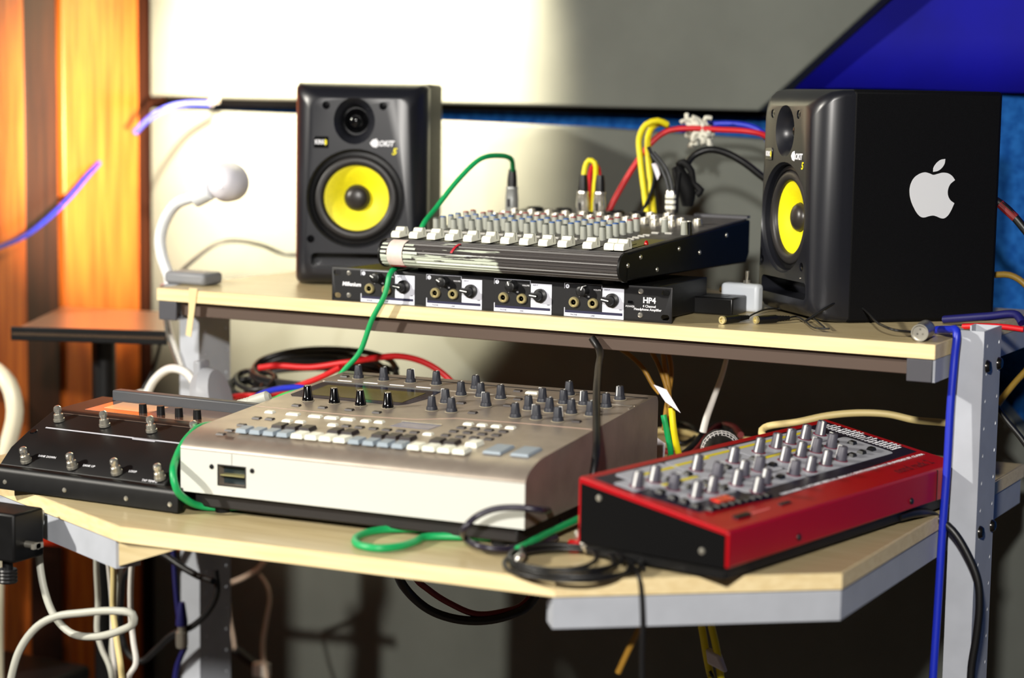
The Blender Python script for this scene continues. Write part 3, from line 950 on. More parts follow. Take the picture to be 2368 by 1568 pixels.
def on_s(x, y, h=0.0):
    return SPL @ Vector((x, y, h))


gk = knob_mesh('gloss_knob', BLKG, 0.0058, 0.0044, 0.0185, 0.0010)
dk = knob_mesh('dial_knob', mat('knob_slate', (42, 44, 52), 0.5), 0.0056, 0.0046, 0.0165, 0.0012, ribs=1)
dp = pointer_mesh('dial_pointer', LINEW, 0.0054, 0.0046, 0.0165, 0.005)
base_ring = MB().lathe([(0.0082, 0), (0.0082, 0.0004), (0.0060, 0.0004)], 20).mesh('knob_ring', mat('dust_ring', (170, 160, 138), 0.7))
for x, y in [(0.0464, 0.2005), (0.0833, 0.2), (0.1188, 0.2), (0.1557, 0.2)]:
    k = place_knob(sm, gk, None, on_s(x, y, 0.0004), SS, 0)
    put(base_ring, 'base_ring', k)
S_knob = [(0.0383, 0.3397, 0), (0.0748, 0.3392, -5), (0.1117, 0.3408, -60), (0.1482, 0.3402, 5), (0.2095, 0.208, 10), (0.2065, 0.2495, 100), (0.2351, 0.2082, 0), (0.2047, 0.2947, 5),
          (0.2047, 0.3355, 0), (0.2302, 0.2965, 0), (0.2596, 0.2498, 100), (0.2578, 0.2945, 5), (0.3168, 0.2084, 0), (0.3139, 0.2514, 10), (0.3429, 0.2092, 100), (0.312, 0.2956, 80),
          (0.3415, 0.2497, 5), (0.3702, 0.2079, -60), (0.3393, 0.2955, 0), (0.3689, 0.25, 0), (0.3261, 0.3427, 10), (0.3637, 0.2991, 150), (0.393, 0.2496, 0), (0.3934, 0.2955, 10), (0.3925, 0.3404, 160)]
for x, y, a in S_knob:
    k = place_knob(sm, dk, dp, on_s(x, y, 0.0004), SS, R(a))
    put(base_ring, 'base_ring', k)


def pad_mesh(name, w, d, h, m):
    mb = MB()
    i = min(0.0012, h * 0.5)
    mb.add([(-w, -d, 0), (w, -d, 0), (w, d, 0), (-w, d, 0), (-w + i, -d + i, h), (w - i, -d + i, h), (w - i, d - i, h), (-w + i, d - i, h)],
           [(3, 2, 1, 0), (4, 5, 6, 7), (0, 1, 5, 4), (1, 2, 6, 5), (2, 3, 7, 6), (3, 0, 4, 7)])
    return mb.mesh(name, m, 0)


DBT = mat('button_dark', (40, 32, 34), 0.45)
GBT = mat('button_bluegrey', (142, 154, 164), 0.5)
def spread(name, me, pts, h=0.0):
    for x, y in pts:
        put(me, name, sm, on_s(x, y, h), (SS, 0, 0))
spread('button', pad_mesh('button_black', 0.0052, 0.0038, 0.0018, DBT), [
    (0.0408, 0.095), (0.0574, 0.0964), (0.0436, 0.0582), (0.0458, 0.0300), (0.0467, 0.0105), (0.0482, 0.171), (0.0834, 0.1722), (0.1191, 0.1729), (0.0171, 0.3418), (0.1573, 0.0975),
    (0.175, 0.0971), (0.1927, 0.0971), (0.1559, 0.1723), (0.2251, 0.2539), (0.2609, 0.2116), (0.2827, 0.2614), (0.2791, 0.2974), (0.2591, 0.3402), (0.2097, 0.0972), (0.2269, 0.0979),
    (0.2443, 0.0975), (0.283, 0.1373), (0.2996, 0.1378), (0.3174, 0.1374), (0.335, 0.1371), (0.2829, 0.118), (0.3001, 0.1179), (0.3184, 0.1178), (0.3351, 0.1184), (0.2834, 0.0977),
    (0.3013, 0.0975), (0.3181, 0.0982), (0.3358, 0.0981), (0.3912, 0.213)])
spread('button', pad_mesh('button_white', 0.0056, 0.0042, 0.0022, WHT), [
    (0.0384, 0.1279), (0.1662, 0.1277), (0.1833, 0.1284), (0.0815, 0.0955), (0.0986, 0.096), (0.1411, 0.0961), (0.263, 0.095), (0.2824, 0.1564), (0.2995, 0.1569), (0.3168, 0.1575), (0.3346, 0.157)])
spread('button', pad_mesh('button_white_wide', 0.0082, 0.0044, 0.0022, WHT), [(0.07, 0.1278), (0.1001, 0.1274), (0.1215, 0.1273), (0.1427, 0.1276), (0.2802, 0.3366)])
spread('key', pad_mesh('key_black', 0.0072, 0.0092, 0.0042, DBT), [
    (0.0898, 0.0660), (0.1075, 0.0660), (0.1255, 0.0660), (0.162, 0.0660), (0.1801, 0.0660), (0.2178, 0.0660), (0.2355, 0.0660), (0.2531, 0.0660), (0.2896, 0.0660), (0.3073, 0.0660)])
XS = [0.0632 + 0.01775 * k for k in range(4)]
spread('key', pad_mesh('key_grey', 0.0070, 0.0100, 0.0046, GBT), [(x, 0.0345) for x in XS] + [(x, 0.0345) for x in (0.2070, 0.2250, 0.2430, 0.2607)])
spread('key', pad_mesh('key_white', 0.0074, 0.0100, 0.0048, WHT), [(x, 0.0345) for x in (0.1352, 0.1530, 0.1710, 0.1890, 0.2800, 0.2985, 0.3165, 0.3345)] + [(0.3330, 0.0675)])
spread('pad', pad_mesh('velocity_pad', 0.0108, 0.0185, 0.0028, GBT), [(0.3672, 0.0570), (0.3990, 0.0580)])

# ------------------------------------------------------------------ red synthesizer module
RED = mat('synth_red', (160, 1, 14), 0.36, spec=0.45)
sy = thing('synthesizer', 'red synthesizer module with grey knobs at the desk right', 'synthesizer', (0.475, -0.414, 0.74), R(80.4))
NL, NW = 0.505, 0.182
NS = math.atan(0.1776)
nzf = lambda y: 0.0535 + y * 0.1776
npf = [(0.0, 0.0165), (0.0, 0.0505), (0.0012, 0.0530), (0.004, nzf(0.004)), (NW - 0.003, nzf(NW - 0.003)), (NW, nzf(NW) - 0.003), (NW, 0.0165)]
wnormal(build('shell', MB().prism(npf, 0.0, NL, 'x'), RED, sy, smooth=35, bevel=0.0015))
for x0, x1 in ((-0.0012, 0.0004), (NL - 0.0004, NL + 0.0012)):
    build('end_plate', MB().prism([(0.004, 0.0165), (0.004, 0.0495), (NW - 0.004, nzf(NW) - 0.0075), (NW - 0.004, 0.0165)], x0, x1, 'x'), mat('end_plate_black', (5, 5, 6), 0.7, spec=0.1), sy)
build('base', MB().box(0.004, NL - 0.004, 0.006, NW - 0.008, 0.004, 0.0168), BLKM, sy, bevel=0.001)
for x in (0.03, NL - 0.03):
    for y in (0.03, NW - 0.03):
        build('foot', MB().lathe([(0.008, 0), (0.009, 0.0045)], 12, Matrix.Translation((x, y, 0))), RUB, sy)
NPL = Matrix.Translation((0, 0, 0.0535)) @ Matrix.Rotation(NS, 4, 'X')
npl = lambda pts, h=0.0004, z0=-0.0002: MB().prism(pts, z0, h, 'z', NPL)
NVY = mat('synth_navy', (22, 18, 38), 0.4)
NGR = mat('synth_grey', (172, 174, 182), 0.45)
build('seam', MB().box(NL - 0.058, NL - 0.0565, -0.0004, 0.004, 0.0165, 0.0525), BLK, sy)
build('control_panel', npl([(0.008, 0.172), (0.492, 0.172), (0.492, 0.050), (0.150, 0.036), (0.022, 0.050), (0.008, 0.125)]), NVY, sy)


def gpanel(x0, x1, y0, y1, r=0.006):
    return build('grey_panel', npl(roundrect(x0, x1, y0, y1, r, 4), 0.0008), NGR, sy, smooth=0)


gpanel(0.038, 0.128, 0.070, 0.168)
gpanel(0.130, 0.255, 0.090, 0.168)
gpanel(0.130, 0.255, 0.060, 0.088)
gpanel(0.257, 0.440, 0.128, 0.168)
gpanel(0.257, 0.455, 0.060, 0.126)
gpanel(0.012, 0.036, 0.122, 0.150, 0.003)
YST = mat('yellow_strip', (218, 200, 40), 0.5)
for x0, x1, y in ((0.055, 0.128, 0.150), (0.060, 0.125, 0.118), (0.135, 0.20, 0.152), (0.20, 0.25, 0.156), (0.265, 0.43, 0.157), (0.265, 0.38, 0.121), (0.105, 0.126, 0.092)):
    build('yellow_strip', npl([(x0, y), (x1, y), (x1, y + 0.005), (x0, y + 0.005)], 0.0011), YST, sy, smooth=0)
nk = knob_mesh('synth_knob', mat('synth_knob_grey', (78, 76, 86), 0.5), 0.0064, 0.0054, 0.0165, 0.0)
np_ = pointer_mesh('synth_pointer', LINEW, 0.0064, 0.0054, 0.0165, 0.0008, 0.0022)
nr = MB().lathe([(0.0082, 0), (0.0082, 0.0003), (0.006, 0.0003)], 20).mesh('synth_ring', mat('ring_maroon', (130, 40, 66), 0.5))
nkn = [(0.027, 0.1305, 95), (0.0622, 0.1333, 95), (0.1456, 0.1351, 95), (0.2145, 0.1324, 95), (0.0598, 0.1075, 250), (0.061, 0.0802, 100), (0.1449, 0.1087, 240), (0.0943, 0.0822, 95), (0.1434, 0.083, 100),
       (0.1815, 0.0986, 90), (0.2152, 0.0996, 10), (0.1797, 0.0699, 95), (0.1436, 0.0569, 95), (0.2801, 0.1395, 90), (0.3196, 0.141, 120), (0.3547, 0.1431, 85), (0.391, 0.1442, 95), (0.4286, 0.1456, 130),
       (0.2812, 0.1061, 85), (0.3186, 0.1075, 95), (0.3544, 0.1086, 40), (0.3916, 0.1094, -20), (0.2439, 0.0719, 20), (0.2774, 0.0708, 95), (0.3188, 0.0747, 95), (0.3543, 0.0754, 10)]
for x, y, a in nkn:
    k = place_knob(sy, nk, np_, NPL @ Vector((x, y, 0.0010)), NS, R(a))
    put(nr, 'knob_ring', k)
nb = pad_mesh('synth_button', 0.0052, 0.0042, 0.0034, BLK)
for x, y in [(0.1192, 0.1289), (0.0817, 0.1266), (0.1862, 0.1218), (0.247, 0.1256), (0.2493, 0.1024), (0.217, 0.0729), (0.0351, 0.1062), (0.0322, 0.0885), (0.0334, 0.0754), (0.0331, 0.0606), (0.1136, 0.0797),
             (0.0811, 0.0996), (0.1116, 0.1011), (0.4339, 0.105), (0.385, 0.078), (0.4087, 0.0784), (0.4346, 0.0797)] + [(0.040 + 0.0125 * k, 0.0475 - 0.0006 * k) for k in range(9)]:
    put(nb, 'button', sy, NPL @ Vector((x, y, 0.0008)), (NS, 0, 0))
build('display_window', npl([(0.069, 0.0565), (0.096, 0.0550), (0.096, 0.0665), (0.069, 0.068)], 0.0022), mat('led_window_red', (226, 60, 44), 0.25), sy)
build('slide_switch', npl([(0.042, 0.017), (0.068, 0.017), (0.068, 0.0235), (0.042, 0.0235)], 0.0026), BLK, sy)
build('slide_switch', npl([(0.130, 0.019), (0.150, 0.019), (0.150, 0.0235), (0.130, 0.0235)], 0.0016), DBT, sy)
build('printed_line', npl([(0.075, 0.020), (0.110, 0.020), (0.110, 0.022), (0.075, 0.022)], 0.0003), mat('pink_print', (220, 110, 110), 0.5), sy)
NT = lambda x, y: NPL @ Matrix.Translation((x, y, 0.0006))
text('EXPANDED 4 OCTAVE VIRTUAL ANALOG SYNTHESIZER MADE IN SWEDEN BY CLAVIA', 0.0062, PAINT_W, sy, NT(0.327, 0.0400), sx=1.35, bold=0.01)
text('nord rack 2', 0.0185, mat('dark_red_print', (96, 4, 14), 0.5), sy, NT(0.425, 0.020), bold=0.01)
LL = ['Osc Mod', 'LFO 1 LFO 2', 'Mod Envelope', 'Filter Env', 'Amplifier Env', 'Program Edit', 'Morph Velocity', 'Arpeggio Range', 'Category Select', 'Sound Bank']
for k, s_ in enumerate(LL * 2):
    text(s_, 0.0050, PAINT_W, sy, NT(0.464, 0.164 - 0.0050 * k), align='LEFT')
build('screw', MB().lathe([(0.0040, 0), (0.003, 0.0016), (0.001, 0.002)], 12, Matrix.Translation((0.135, 0, 0.026)) @ OUT), BLK, sy)
build('screw', MB().lathe([(0.0040, 0), (0.003, 0.0016), (0.001, 0.002)], 12, Matrix.Translation((0.385, 0, 0.026)) @ OUT), BLK, sy)
for y, z in ((0.03, 0.03), (0.155, 0.066)):
    build('screw', MB().lathe([(0.0036, 0), (0.003, 0.0014), (0.001, 0.0018)], 12, Matrix.Translation((-0.0012, y, z)) @ Matrix.Rotation(R(-90), 4, 'Y')), DSTEEL, sy)

# ------------------------------------------------------------------ floor pedal board standing on the desk
PBM = mat('pedal_black', (8, 8, 9), 0.5, rgb2=(17, 16, 17), scale=16, spec=0.35)
pd = thing('pedal_board', 'black multi-effects pedal board with chrome footswitches', 'pedal board', (-0.450, -0.435, 0.74), 0)
PW = 0.247
ppf = [(0.010, 0.004), (0.010, 0.029), (0.030, 0.047), (0.060, 0.062), (0.105, 0.0810), (0.112, 0.0825), (0.196, 0.0870), (0.200, 0.084), (0.200, 0.004)]
wnormal(build('chassis', MB().prism(ppf, 0.003, PW, 'x'), PBM, pd, smooth=30, bevel=0.0015))
bp = [(0.0, 0.002), (0.0, 0.022), (0.0015, 0.0265), (0.005, 0.0290), (0.0105, 0.0295), (0.0105, 0.002)]
build('front_bumper', MB().prism(bp, -0.004, PW + 0.026, 'x'), BLKM, pd, smooth=40, bevel=0.0008)
for x in (0.03, 0.22):
    for y in (0.05, 0.18):
        build('foot', MB().lathe([(0.009, 0), (0.010, 0.0045)], 12, Matrix.Translation((x, y, 0))), RUB, pd)


def pz(y):
    for (a, b), (c, d) in zip(ppf[1:], ppf[2:]):
        if a <= y <= c and c > a:
            return b + (d - b) * (y - a) / (c - a), math.atan2(d - b, c - a)
    return 0.08, 0


fs1 = MB().lathe([(0.0068, 0), (0.0068, 0.0030), (0.0060, 0.0034), (0.0056, 0.0085), (0.0048, 0.0092)], 16).mesh('switch_collar', DSTEEL)
fs2 = MB().lathe([(0.0036, 0.0085), (0.0036, 0.0110), (0.0046, 0.0118), (0.0050, 0.0145), (0.0044, 0.0176), (0.0025, 0.0192), (0.0006, 0.0196)], 16).mesh('switch_button', STEEL)
for xs, y in (((0.039, 0.109, 0.174, 0.242 - 0.006), 0.0165), ((0.029, 0.099, 0.169, 0.232), 0.086)):
    z, a = pz(y)
    for x in xs:
        k = put(fs1, 'footswitch', pd, (x, y, z), (a * 0.5, 0, 0))
        put(fs2, 'switch_button', k)
z0, a0 = pz(0.080)
PP = lambda y: Matrix.Translation((0, y, pz(y)[0])) @ Matrix.Rotation(pz(y)[1], 4, 'X')
build('printed_stripe', MB().box(0.022, PW - 0.004, -0.001, 0.001, -0.0002, 0.0004, PP(0.070)).box(0.155, 0.188, -0.003, 0.001, -0.0002, 0.0004, PP(0.070)), mat('stripe_grey', (190, 190, 198), 0.5), pd, smooth=0)
build('printed_stripe', MB().box(0.015, PW - 0.004, 0, 0.0008, -0.0002, 0.0004, PP(0.101)), mat('stripe_brown', (96, 80, 70), 0.5), pd, smooth=0)
text('BANK DOWN', 0.0042, PAINT_W, pd, PP(0.024) @ Matrix.Translation((0.064, 0, 0.0004)))
text('BANK UP', 0.0042, PAINT_W, pd, PP(0.020) @ Matrix.Translation((0.130, 0, 0.0004)))
text('LOOP', 0.0042, PAINT_W, pd, PP(0.020) @ Matrix.Translation((0.194, 0, 0.0004)))
text('TAP TEMPO', 0.0042, PAINT_W, pd, PP(0.0125) @ Matrix.Translation((0.224, 0, 0.0004)))
build('corner_bolt', MB().lathe([(0.0050, 0), (0.004, 0.0012), (0.002, 0.0012)], 14, PP(0.060) @ Matrix.Translation((0.012, 0, 0))), BLKG, pd)
GP = PP(0.15)
build('display_panel', MB().box(0.040, 0.225, -0.030, 0.030, -0.0004, 0.0006, GP), mat('display_warm_reflection', (120, 84, 66), 0.16, 0.5), pd, smooth=0)  # dark glossy panel; the orange light it reflects is painted into its colour
build('display', MB().box(0.055, 0.125, -0.012, 0.024, 0.0006, 0.0010, GP), mat('display_bright_reflection', (236, 176, 130), 0.25), pd, smooth=0)  # brighter part of that reflected light, painted as a pale patch
sk = knob_mesh('pedal_knob', BLK, 0.0050, 0.0046, 0.011)
for x in (0.118, 0.145, 0.172, 0.199):
    put(sk, 'knob', pd, GP @ Vector((x, -0.016, 0.0006)), (GP.to_euler().x, 0, 0))
build('rear_bar', MB().box(0.030, PW + 0.001, 0.183, 0.199, 0.084, 0.099), mat('bar_grey', (64, 66, 70), 0.5), pd, bevel=0.002)
for x in (0.02, 0.11, 0.20, 0.262):
    build('screw', MB().lathe([(0.0030, 0), (0.0024, 0.001), (0.001, 0.0012)], 10, Matrix.Translation((x, 0, 0.011)) @ OUT), DSTEEL, pd)

# ------------------------------------------------------------------ cables and connectors (measured paths, metres)
PATH = {
    'green_main':[(-0.155,0.3,1.105),(-0.141,0.267,1.123),(-0.142,0.233,1.128),(-0.151,0.2,1.124),(-0.166,0.167,1.097),(-0.181,0.133,1.059),(-0.183,0.1,1.035),(-0.188,0.092,1),(-0.18,0.07,0.989),(-0.169,0.03,0.988),(-0.166,0.004,0.987),(-0.165,-0.01,0.98),(-0.168,-0.016,0.955),(-0.186,-0.018,0.922),(-0.204,-0.02,0.877),(-0.225,-0.022,0.854),(-0.244,-0.024,0.831)],
    'yellow_loop1':[(0.035,0.34,1.051),(0.025,0.35,1.083),(0.014,0.36,1.124),(0.007,0.37,1.154),(0.012,0.38,1.172),(0.025,0.39,1.178),(0.036,0.4,1.173)],
    'yellow_loop2':[(0.036,0.36,1.05),(0.027,0.37,1.082),(0.017,0.38,1.124),(0.011,0.39,1.154),(0.012,0.4,1.168),(0.02,0.41,1.174),(0.028,0.42,1.17)],
    'yellow_short':[(-0.044,0.3,1.1),(-0.043,0.302,1.114),(-0.038,0.303,1.123),(-0.03,0.305,1.12),(-0.029,0.307,1.105),(-0.032,0.308,1.078),(-0.034,0.31,1.051)],
    'red_short':[(-0.03,0.32,1.099),(-0.033,0.322,1.111),(-0.04,0.324,1.117),(-0.046,0.326,1.107),(-0.049,0.328,1.077),(-0.049,0.33,1.048)],
    'red_long':[(-0.035,0.36,1.048),(-0.021,0.371,1.082),(-0.001,0.382,1.121),(0.017,0.393,1.149),(0.035,0.404,1.164),(0.063,0.416,1.168),(0.104,0.427,1.167),(0.145,0.438,1.165),(0.165,0.449,1.159),(0.181,0.46,1.139)],
    'blue_wall':[(0.026,0.47,1.164),(0.054,0.468,1.17),(0.094,0.467,1.175),(0.134,0.465,1.172),(0.153,0.463,1.164),(0.166,0.462,1.145),(0.178,0.46,1.121)],
    'black_snake':[(0.095,0.33,1.117),(0.101,0.342,1.132),(0.119,0.353,1.141),(0.139,0.365,1.137),(0.163,0.377,1.123),(0.183,0.388,1.106),(0.204,0.4,1.089)],
    'black_drop':[(0.039,0.33,1.143),(0.044,0.333,1.13),(0.047,0.335,1.102),(0.041,0.337,1.078),(0.028,0.34,1.053)],
    'jack_wires1':[(0.042,0.33,1.134),(0.056,0.33,1.117),(0.065,0.33,1.099),(0.069,0.33,1.084)],
    'jack_wires2':[(0.042,0.335,1.137),(0.059,0.335,1.119),(0.068,0.335,1.1),(0.072,0.335,1.084)],
    'jack_pig1':[(0.282,0.096,0.945),(0.275,0.147,0.945),(0.271,0.202,0.945),(0.283,0.217,0.945),(0.309,0.193,0.945),(0.343,0.156,0.945),(0.401,0.048,0.945)],
    'jack_pig2':[(0.328,0.123,0.945),(0.331,0.14,0.945),(0.358,0.098,0.945),(0.398,0.033,0.945),(0.411,0.038,0.945)],
    'speaker_wire':[(0.381,0.139,0.965),(0.381,0.183,0.962),(0.402,0.171,0.959),(0.432,0.12,0.956),(0.47,0.046,0.953),(0.494,0.026,0.95),(0.509,0.045,0.947),(0.511,0.065,0.944)],
    'lamp_cable':[(-0.43,0.47,0.985),(-0.648,0.46,0.952),(-0.682,0.438,0.966),(-0.712,0.416,0.973),(-0.734,0.394,0.97),(-0.761,0.372,0.947),(-0.787,0.35,0.913),(-0.786,0.328,0.88),(-0.778,0.306,0.835),(-0.777,0.284,0.783),(-0.787,0.262,0.734),(-0.777,0.24,0.711)],
    'blue_left_upper':[(-0.905,0.6,1.187),(-0.944,0.58,1.186),(-0.966,0.56,1.179),(-0.988,0.54,1.161),(-1.004,0.52,1.136)],
    'blue_left':[(-1.044,0.45,1.068),(-1.037,0.39,1.03),(-1.032,0.33,0.998),(-1.026,0.27,0.974),(-1.018,0.21,0.962),(-0.999,0.15,0.957)],
    'post_blue':[(0.5,0.2,0.947),(0.56,0.175,0.957),(0.6,0.155,0.963),(0.609,0.145,0.955)],
    'blue_right':[(0.52,0.1,0.945),(0.548,0.06,0.951),(0.56,0.045,0.952),(0.56,0.041,0.92),(0.559,0.037,0.87),(0.559,0.033,0.796),(0.558,0.028,0.721),(0.557,0.024,0.621),(0.556,0.02,0.532)],
    'right_black1':[(0.532,0.3,1.088),(0.545,0.3,1.079),(0.559,0.3,1.065),(0.575,0.3,1.047)],
    'right_tan':[(0.514,0.36,0.991),(0.536,0.36,0.992),(0.554,0.36,0.983),(0.571,0.36,0.961),(0.577,0.36,0.917),(0.566,0.36,0.877),(0.549,0.36,0.854),(0.532,0.36,0.83),(0.522,0.36,0.813)],
    'right_black2':[(0.527,0.34,0.83),(0.544,0.34,0.809),(0.564,0.34,0.788),(0.583,0.34,0.764)],
    'black_right':[(0.529,-0.046,0.748),(0.54,-0.01,0.748),(0.546,0.03,0.739),(0.569,0.03,0.724),(0.588,0.03,0.698),(0.601,0.03,0.669),(0.604,0.03,0.64),(0.602,0.03,0.604),(0.598,0.03,0.568),(0.598,0.03,0.532)],
    'green_side':[(-0.186,-0.3,0.829),(-0.204,-0.32,0.825),(-0.209,-0.351,0.825),(-0.205,-0.382,0.816),(-0.195,-0.413,0.801),(-0.176,-0.444,0.788),(-0.171,-0.445,0.772),(-0.17,-0.43,0.758),(-0.165,-0.405,0.746),(-0.12,-0.38,0.746)],
    'green_loop':[(0.12,-0.36,0.745),(0.07,-0.394,0.745),(0.062,-0.421,0.745),(0.068,-0.45,0.745),(0.087,-0.473,0.745),(0.112,-0.475,0.745),(0.126,-0.455,0.745),(0.128,-0.427,0.745),(0.126,-0.403,0.745),(0.2,-0.36,0.745)],
    'green_front':[(0.249,-0.426,0.751),(0.246,-0.384,0.752),(0.241,-0.335,0.752),(0.239,-0.279,0.753),(0.236,-0.219,0.754)],
    'black_hang':[(0.118,0.004,0.917),(0.13,0,0.905),(0.161,-0.065,0.888),(0.191,-0.13,0.873),(0.223,-0.195,0.854),(0.255,-0.26,0.827),(0.26,-0.278,0.798),(0.26,-0.278,0.772),(0.262,-0.25,0.748),(0.275,-0.31,0.746)],
    'black_loop':[(0.22,-0.273,0.748),(0.208,-0.27,0.755),(0.265,-0.41,0.791),(0.245,-0.42,0.793),(0.221,-0.43,0.79),(0.205,-0.44,0.781),(0.2,-0.45,0.772),(0.18,-0.413,0.752),(0.207,-0.434,0.751),(0.226,-0.428,0.749),(0.238,-0.407,0.748),(0.241,-0.374,0.746),(0.244,-0.331,0.745)],
    'thin_front':[(0.275,-0.3,0.745),(0.296,-0.306,0.744),(0.334,-0.356,0.744),(0.377,-0.417,0.745),(0.396,-0.449,0.745),(0.396,-0.445,0.736),(0.398,-0.445,0.713),(0.399,-0.445,0.691),(0.399,-0.445,0.661),(0.4,-0.445,0.637)],
    'cream_top':[(0.3,0.16,0.78),(0.279,0.17,0.79),(0.279,0.181,0.796),(0.318,0.192,0.805),(0.355,0.204,0.815),(0.391,0.215,0.82),(0.426,0.226,0.82),(0.456,0.237,0.814),(0.483,0.249,0.812),(0.511,0.26,0.81)],
    'gray_jack_cable':[(-0.334,-0.21,0.823),(-0.296,-0.217,0.825),(-0.265,-0.223,0.829),(-0.243,-0.23,0.832)],
    'brown1':[(0.096,0.12,0.895),(0.117,0.12,0.882),(0.136,0.12,0.866),(0.149,0.12,0.847),(0.159,0.12,0.837)],
    'brown2':[(0.133,0.14,0.894),(0.147,0.135,0.876),(0.158,0.13,0.858),(0.168,0.125,0.837),(0.174,0.12,0.821)],
    'brown3':[(0.157,0.13,0.894),(0.161,0.13,0.869),(0.166,0.13,0.847),(0.169,0.13,0.819),(0.173,0.13,0.794)],
    'brown4':[(0.155,0.15,0.891),(0.161,0.15,0.866),(0.159,0.15,0.838),(0.155,0.15,0.81),(0.153,0.15,0.785)],
    'white_thin':[(0.218,0.2,0.886),(0.211,0.2,0.857),(0.2,0.2,0.825),(0.19,0.2,0.796),(0.186,0.2,0.779)],
    'mic_black_ring':[(0.107,0.37,0.745),(0.069,0.428,0.745),(0.049,0.436,0.745),(0.064,0.372,0.745),(0.096,0.307,0.745),(0.12,0.286,0.745),(0.12,0.317,0.745),(0.102,0.388,0.745)],
    'mic_red':[(0.206,0.282,0.765),(0.166,0.351,0.763),(0.141,0.373,0.76),(0.146,0.323,0.758),(0.174,0.219,0.755),(0.195,0.12,0.753),(0.2,0.04,0.75),(0.193,0.004,0.748)],
    'mic_black':[(0.173,0.333,0.758),(0.129,0.388,0.756),(0.132,0.342,0.754),(0.16,0.233,0.752),(0.173,0.163,0.75),(0.186,0.08,0.748)],
    'cream_back1':[(0.043,0.336,0.746),(0.057,0.363,0.746),(0.09,0.364,0.746),(0.134,0.336,0.746),(0.167,0.35,0.746),(0.203,0.354,0.746)],
    'red_back':[(0.086,0.24,0.746),(0.121,0.218,0.746),(0.155,0.197,0.746),(0.184,0.188,0.746)],
    'gray_loop':[(-0.37,-0.44,0.726),(-0.371,-0.444,0.702),(-0.367,-0.448,0.667),(-0.356,-0.452,0.633),(-0.339,-0.456,0.608),(-0.311,-0.46,0.592),(-0.273,-0.464,0.594),(-0.232,-0.468,0.608),(-0.21,-0.472,0.621),(-0.209,-0.476,0.632),(-0.233,-0.48,0.633),(-0.274,-0.484,0.626),(-0.308,-0.488,0.618),(-0.331,-0.492,0.605),(-0.351,-0.496,0.581),(-0.361,-0.5,0.555)],
    'gray_d1':[(-0.557,-0.12,0.612),(-0.558,-0.12,0.57),(-0.556,-0.12,0.522),(-0.558,-0.12,0.48),(-0.55,-0.12,0.457),(-0.535,-0.12,0.429)],
    'gray_d2':[(-0.559,-0.1,0.607),(-0.56,-0.092,0.564),(-0.561,-0.085,0.513),(-0.566,-0.078,0.462),(-0.569,-0.07,0.411)],
    'cream_d':[(-0.513,-0.14,0.614),(-0.508,-0.145,0.569),(-0.505,-0.15,0.523),(-0.495,-0.155,0.484),(-0.484,-0.16,0.446)],
    'gray_d3':[(-0.544,-0.08,0.581),(-0.557,-0.075,0.542),(-0.566,-0.07,0.497),(-0.579,-0.065,0.445),(-0.581,-0.06,0.407)],
    'white_d':[(-0.512,-0.1,0.6),(-0.516,-0.1,0.546),(-0.516,-0.1,0.504),(-0.512,-0.1,0.468),(-0.508,-0.1,0.439),(-0.522,-0.1,0.413)],
    'black_d1':[(-0.615,0.05,0.56),(-0.628,0.05,0.538),(-0.649,0.05,0.51),(-0.662,0.06,0.481),(-0.665,0.06,0.429),(-0.651,0.06,0.392),(-0.627,0.06,0.385),(-0.603,0.06,0.404),(-0.57,0.06,0.433),(-0.535,0.06,0.45),(-0.504,0.06,0.479),(-0.491,0.06,0.506),(-0.494,0.06,0.537)],
    'black_d2':[(-0.588,0.03,0.566),(-0.552,0.022,0.558),(-0.516,0.015,0.547),(-0.481,0.007,0.54),(-0.453,0,0.539)],
    'navy_d':[(-0.569,0.06,0.573),(-0.565,0.058,0.543),(-0.56,0.055,0.506),(-0.554,0.053,0.469),(-0.548,0.05,0.451)],
    'navy_d2':[(-0.54,0.05,0.421),(-0.549,0.05,0.404),(-0.557,0.05,0.38)],
    'clear1':[(-0.763,0.45,0.4),(-0.728,0.45,0.416),(-0.701,0.45,0.433),(-0.685,0.45,0.449),(-0.674,0.45,0.461)],
    'clear2':[(-0.695,0.45,0.426),(-0.677,0.445,0.411),(-0.668,0.44,0.392),(-0.671,0.435,0.357),(-0.674,0.43,0.321),(-0.67,0.425,0.294),(-0.66,0.42,0.271)],
    'clear3':[(-0.759,0.45,0.38),(-0.75,0.443,0.346),(-0.739,0.437,0.319),(-0.73,0.43,0.297)],
    'black_u':[(-0.033,-0.2,0.646),(-0.034,-0.175,0.617),(-0.019,-0.15,0.591),(0.002,-0.125,0.577),(0.025,-0.1,0.572),(0.047,-0.075,0.575),(0.064,-0.05,0.585)],
    'brown_u':[(-0.022,-0.18,0.64),(-0.016,-0.154,0.616),(-0.002,-0.128,0.596),(0.02,-0.102,0.58),(0.042,-0.076,0.58),(0.058,-0.05,0.587)],
    'yellow_u1':[(0.316,-0.1,0.613),(0.32,-0.1,0.593),(0.324,-0.1,0.573),(0.329,-0.1,0.553),(0.337,-0.1,0.529)],
    'yellow_u2':[(0.328,-0.1,0.615),(0.333,-0.1,0.595),(0.338,-0.1,0.575),(0.342,-0.1,0.553),(0.345,-0.1,0.53)],
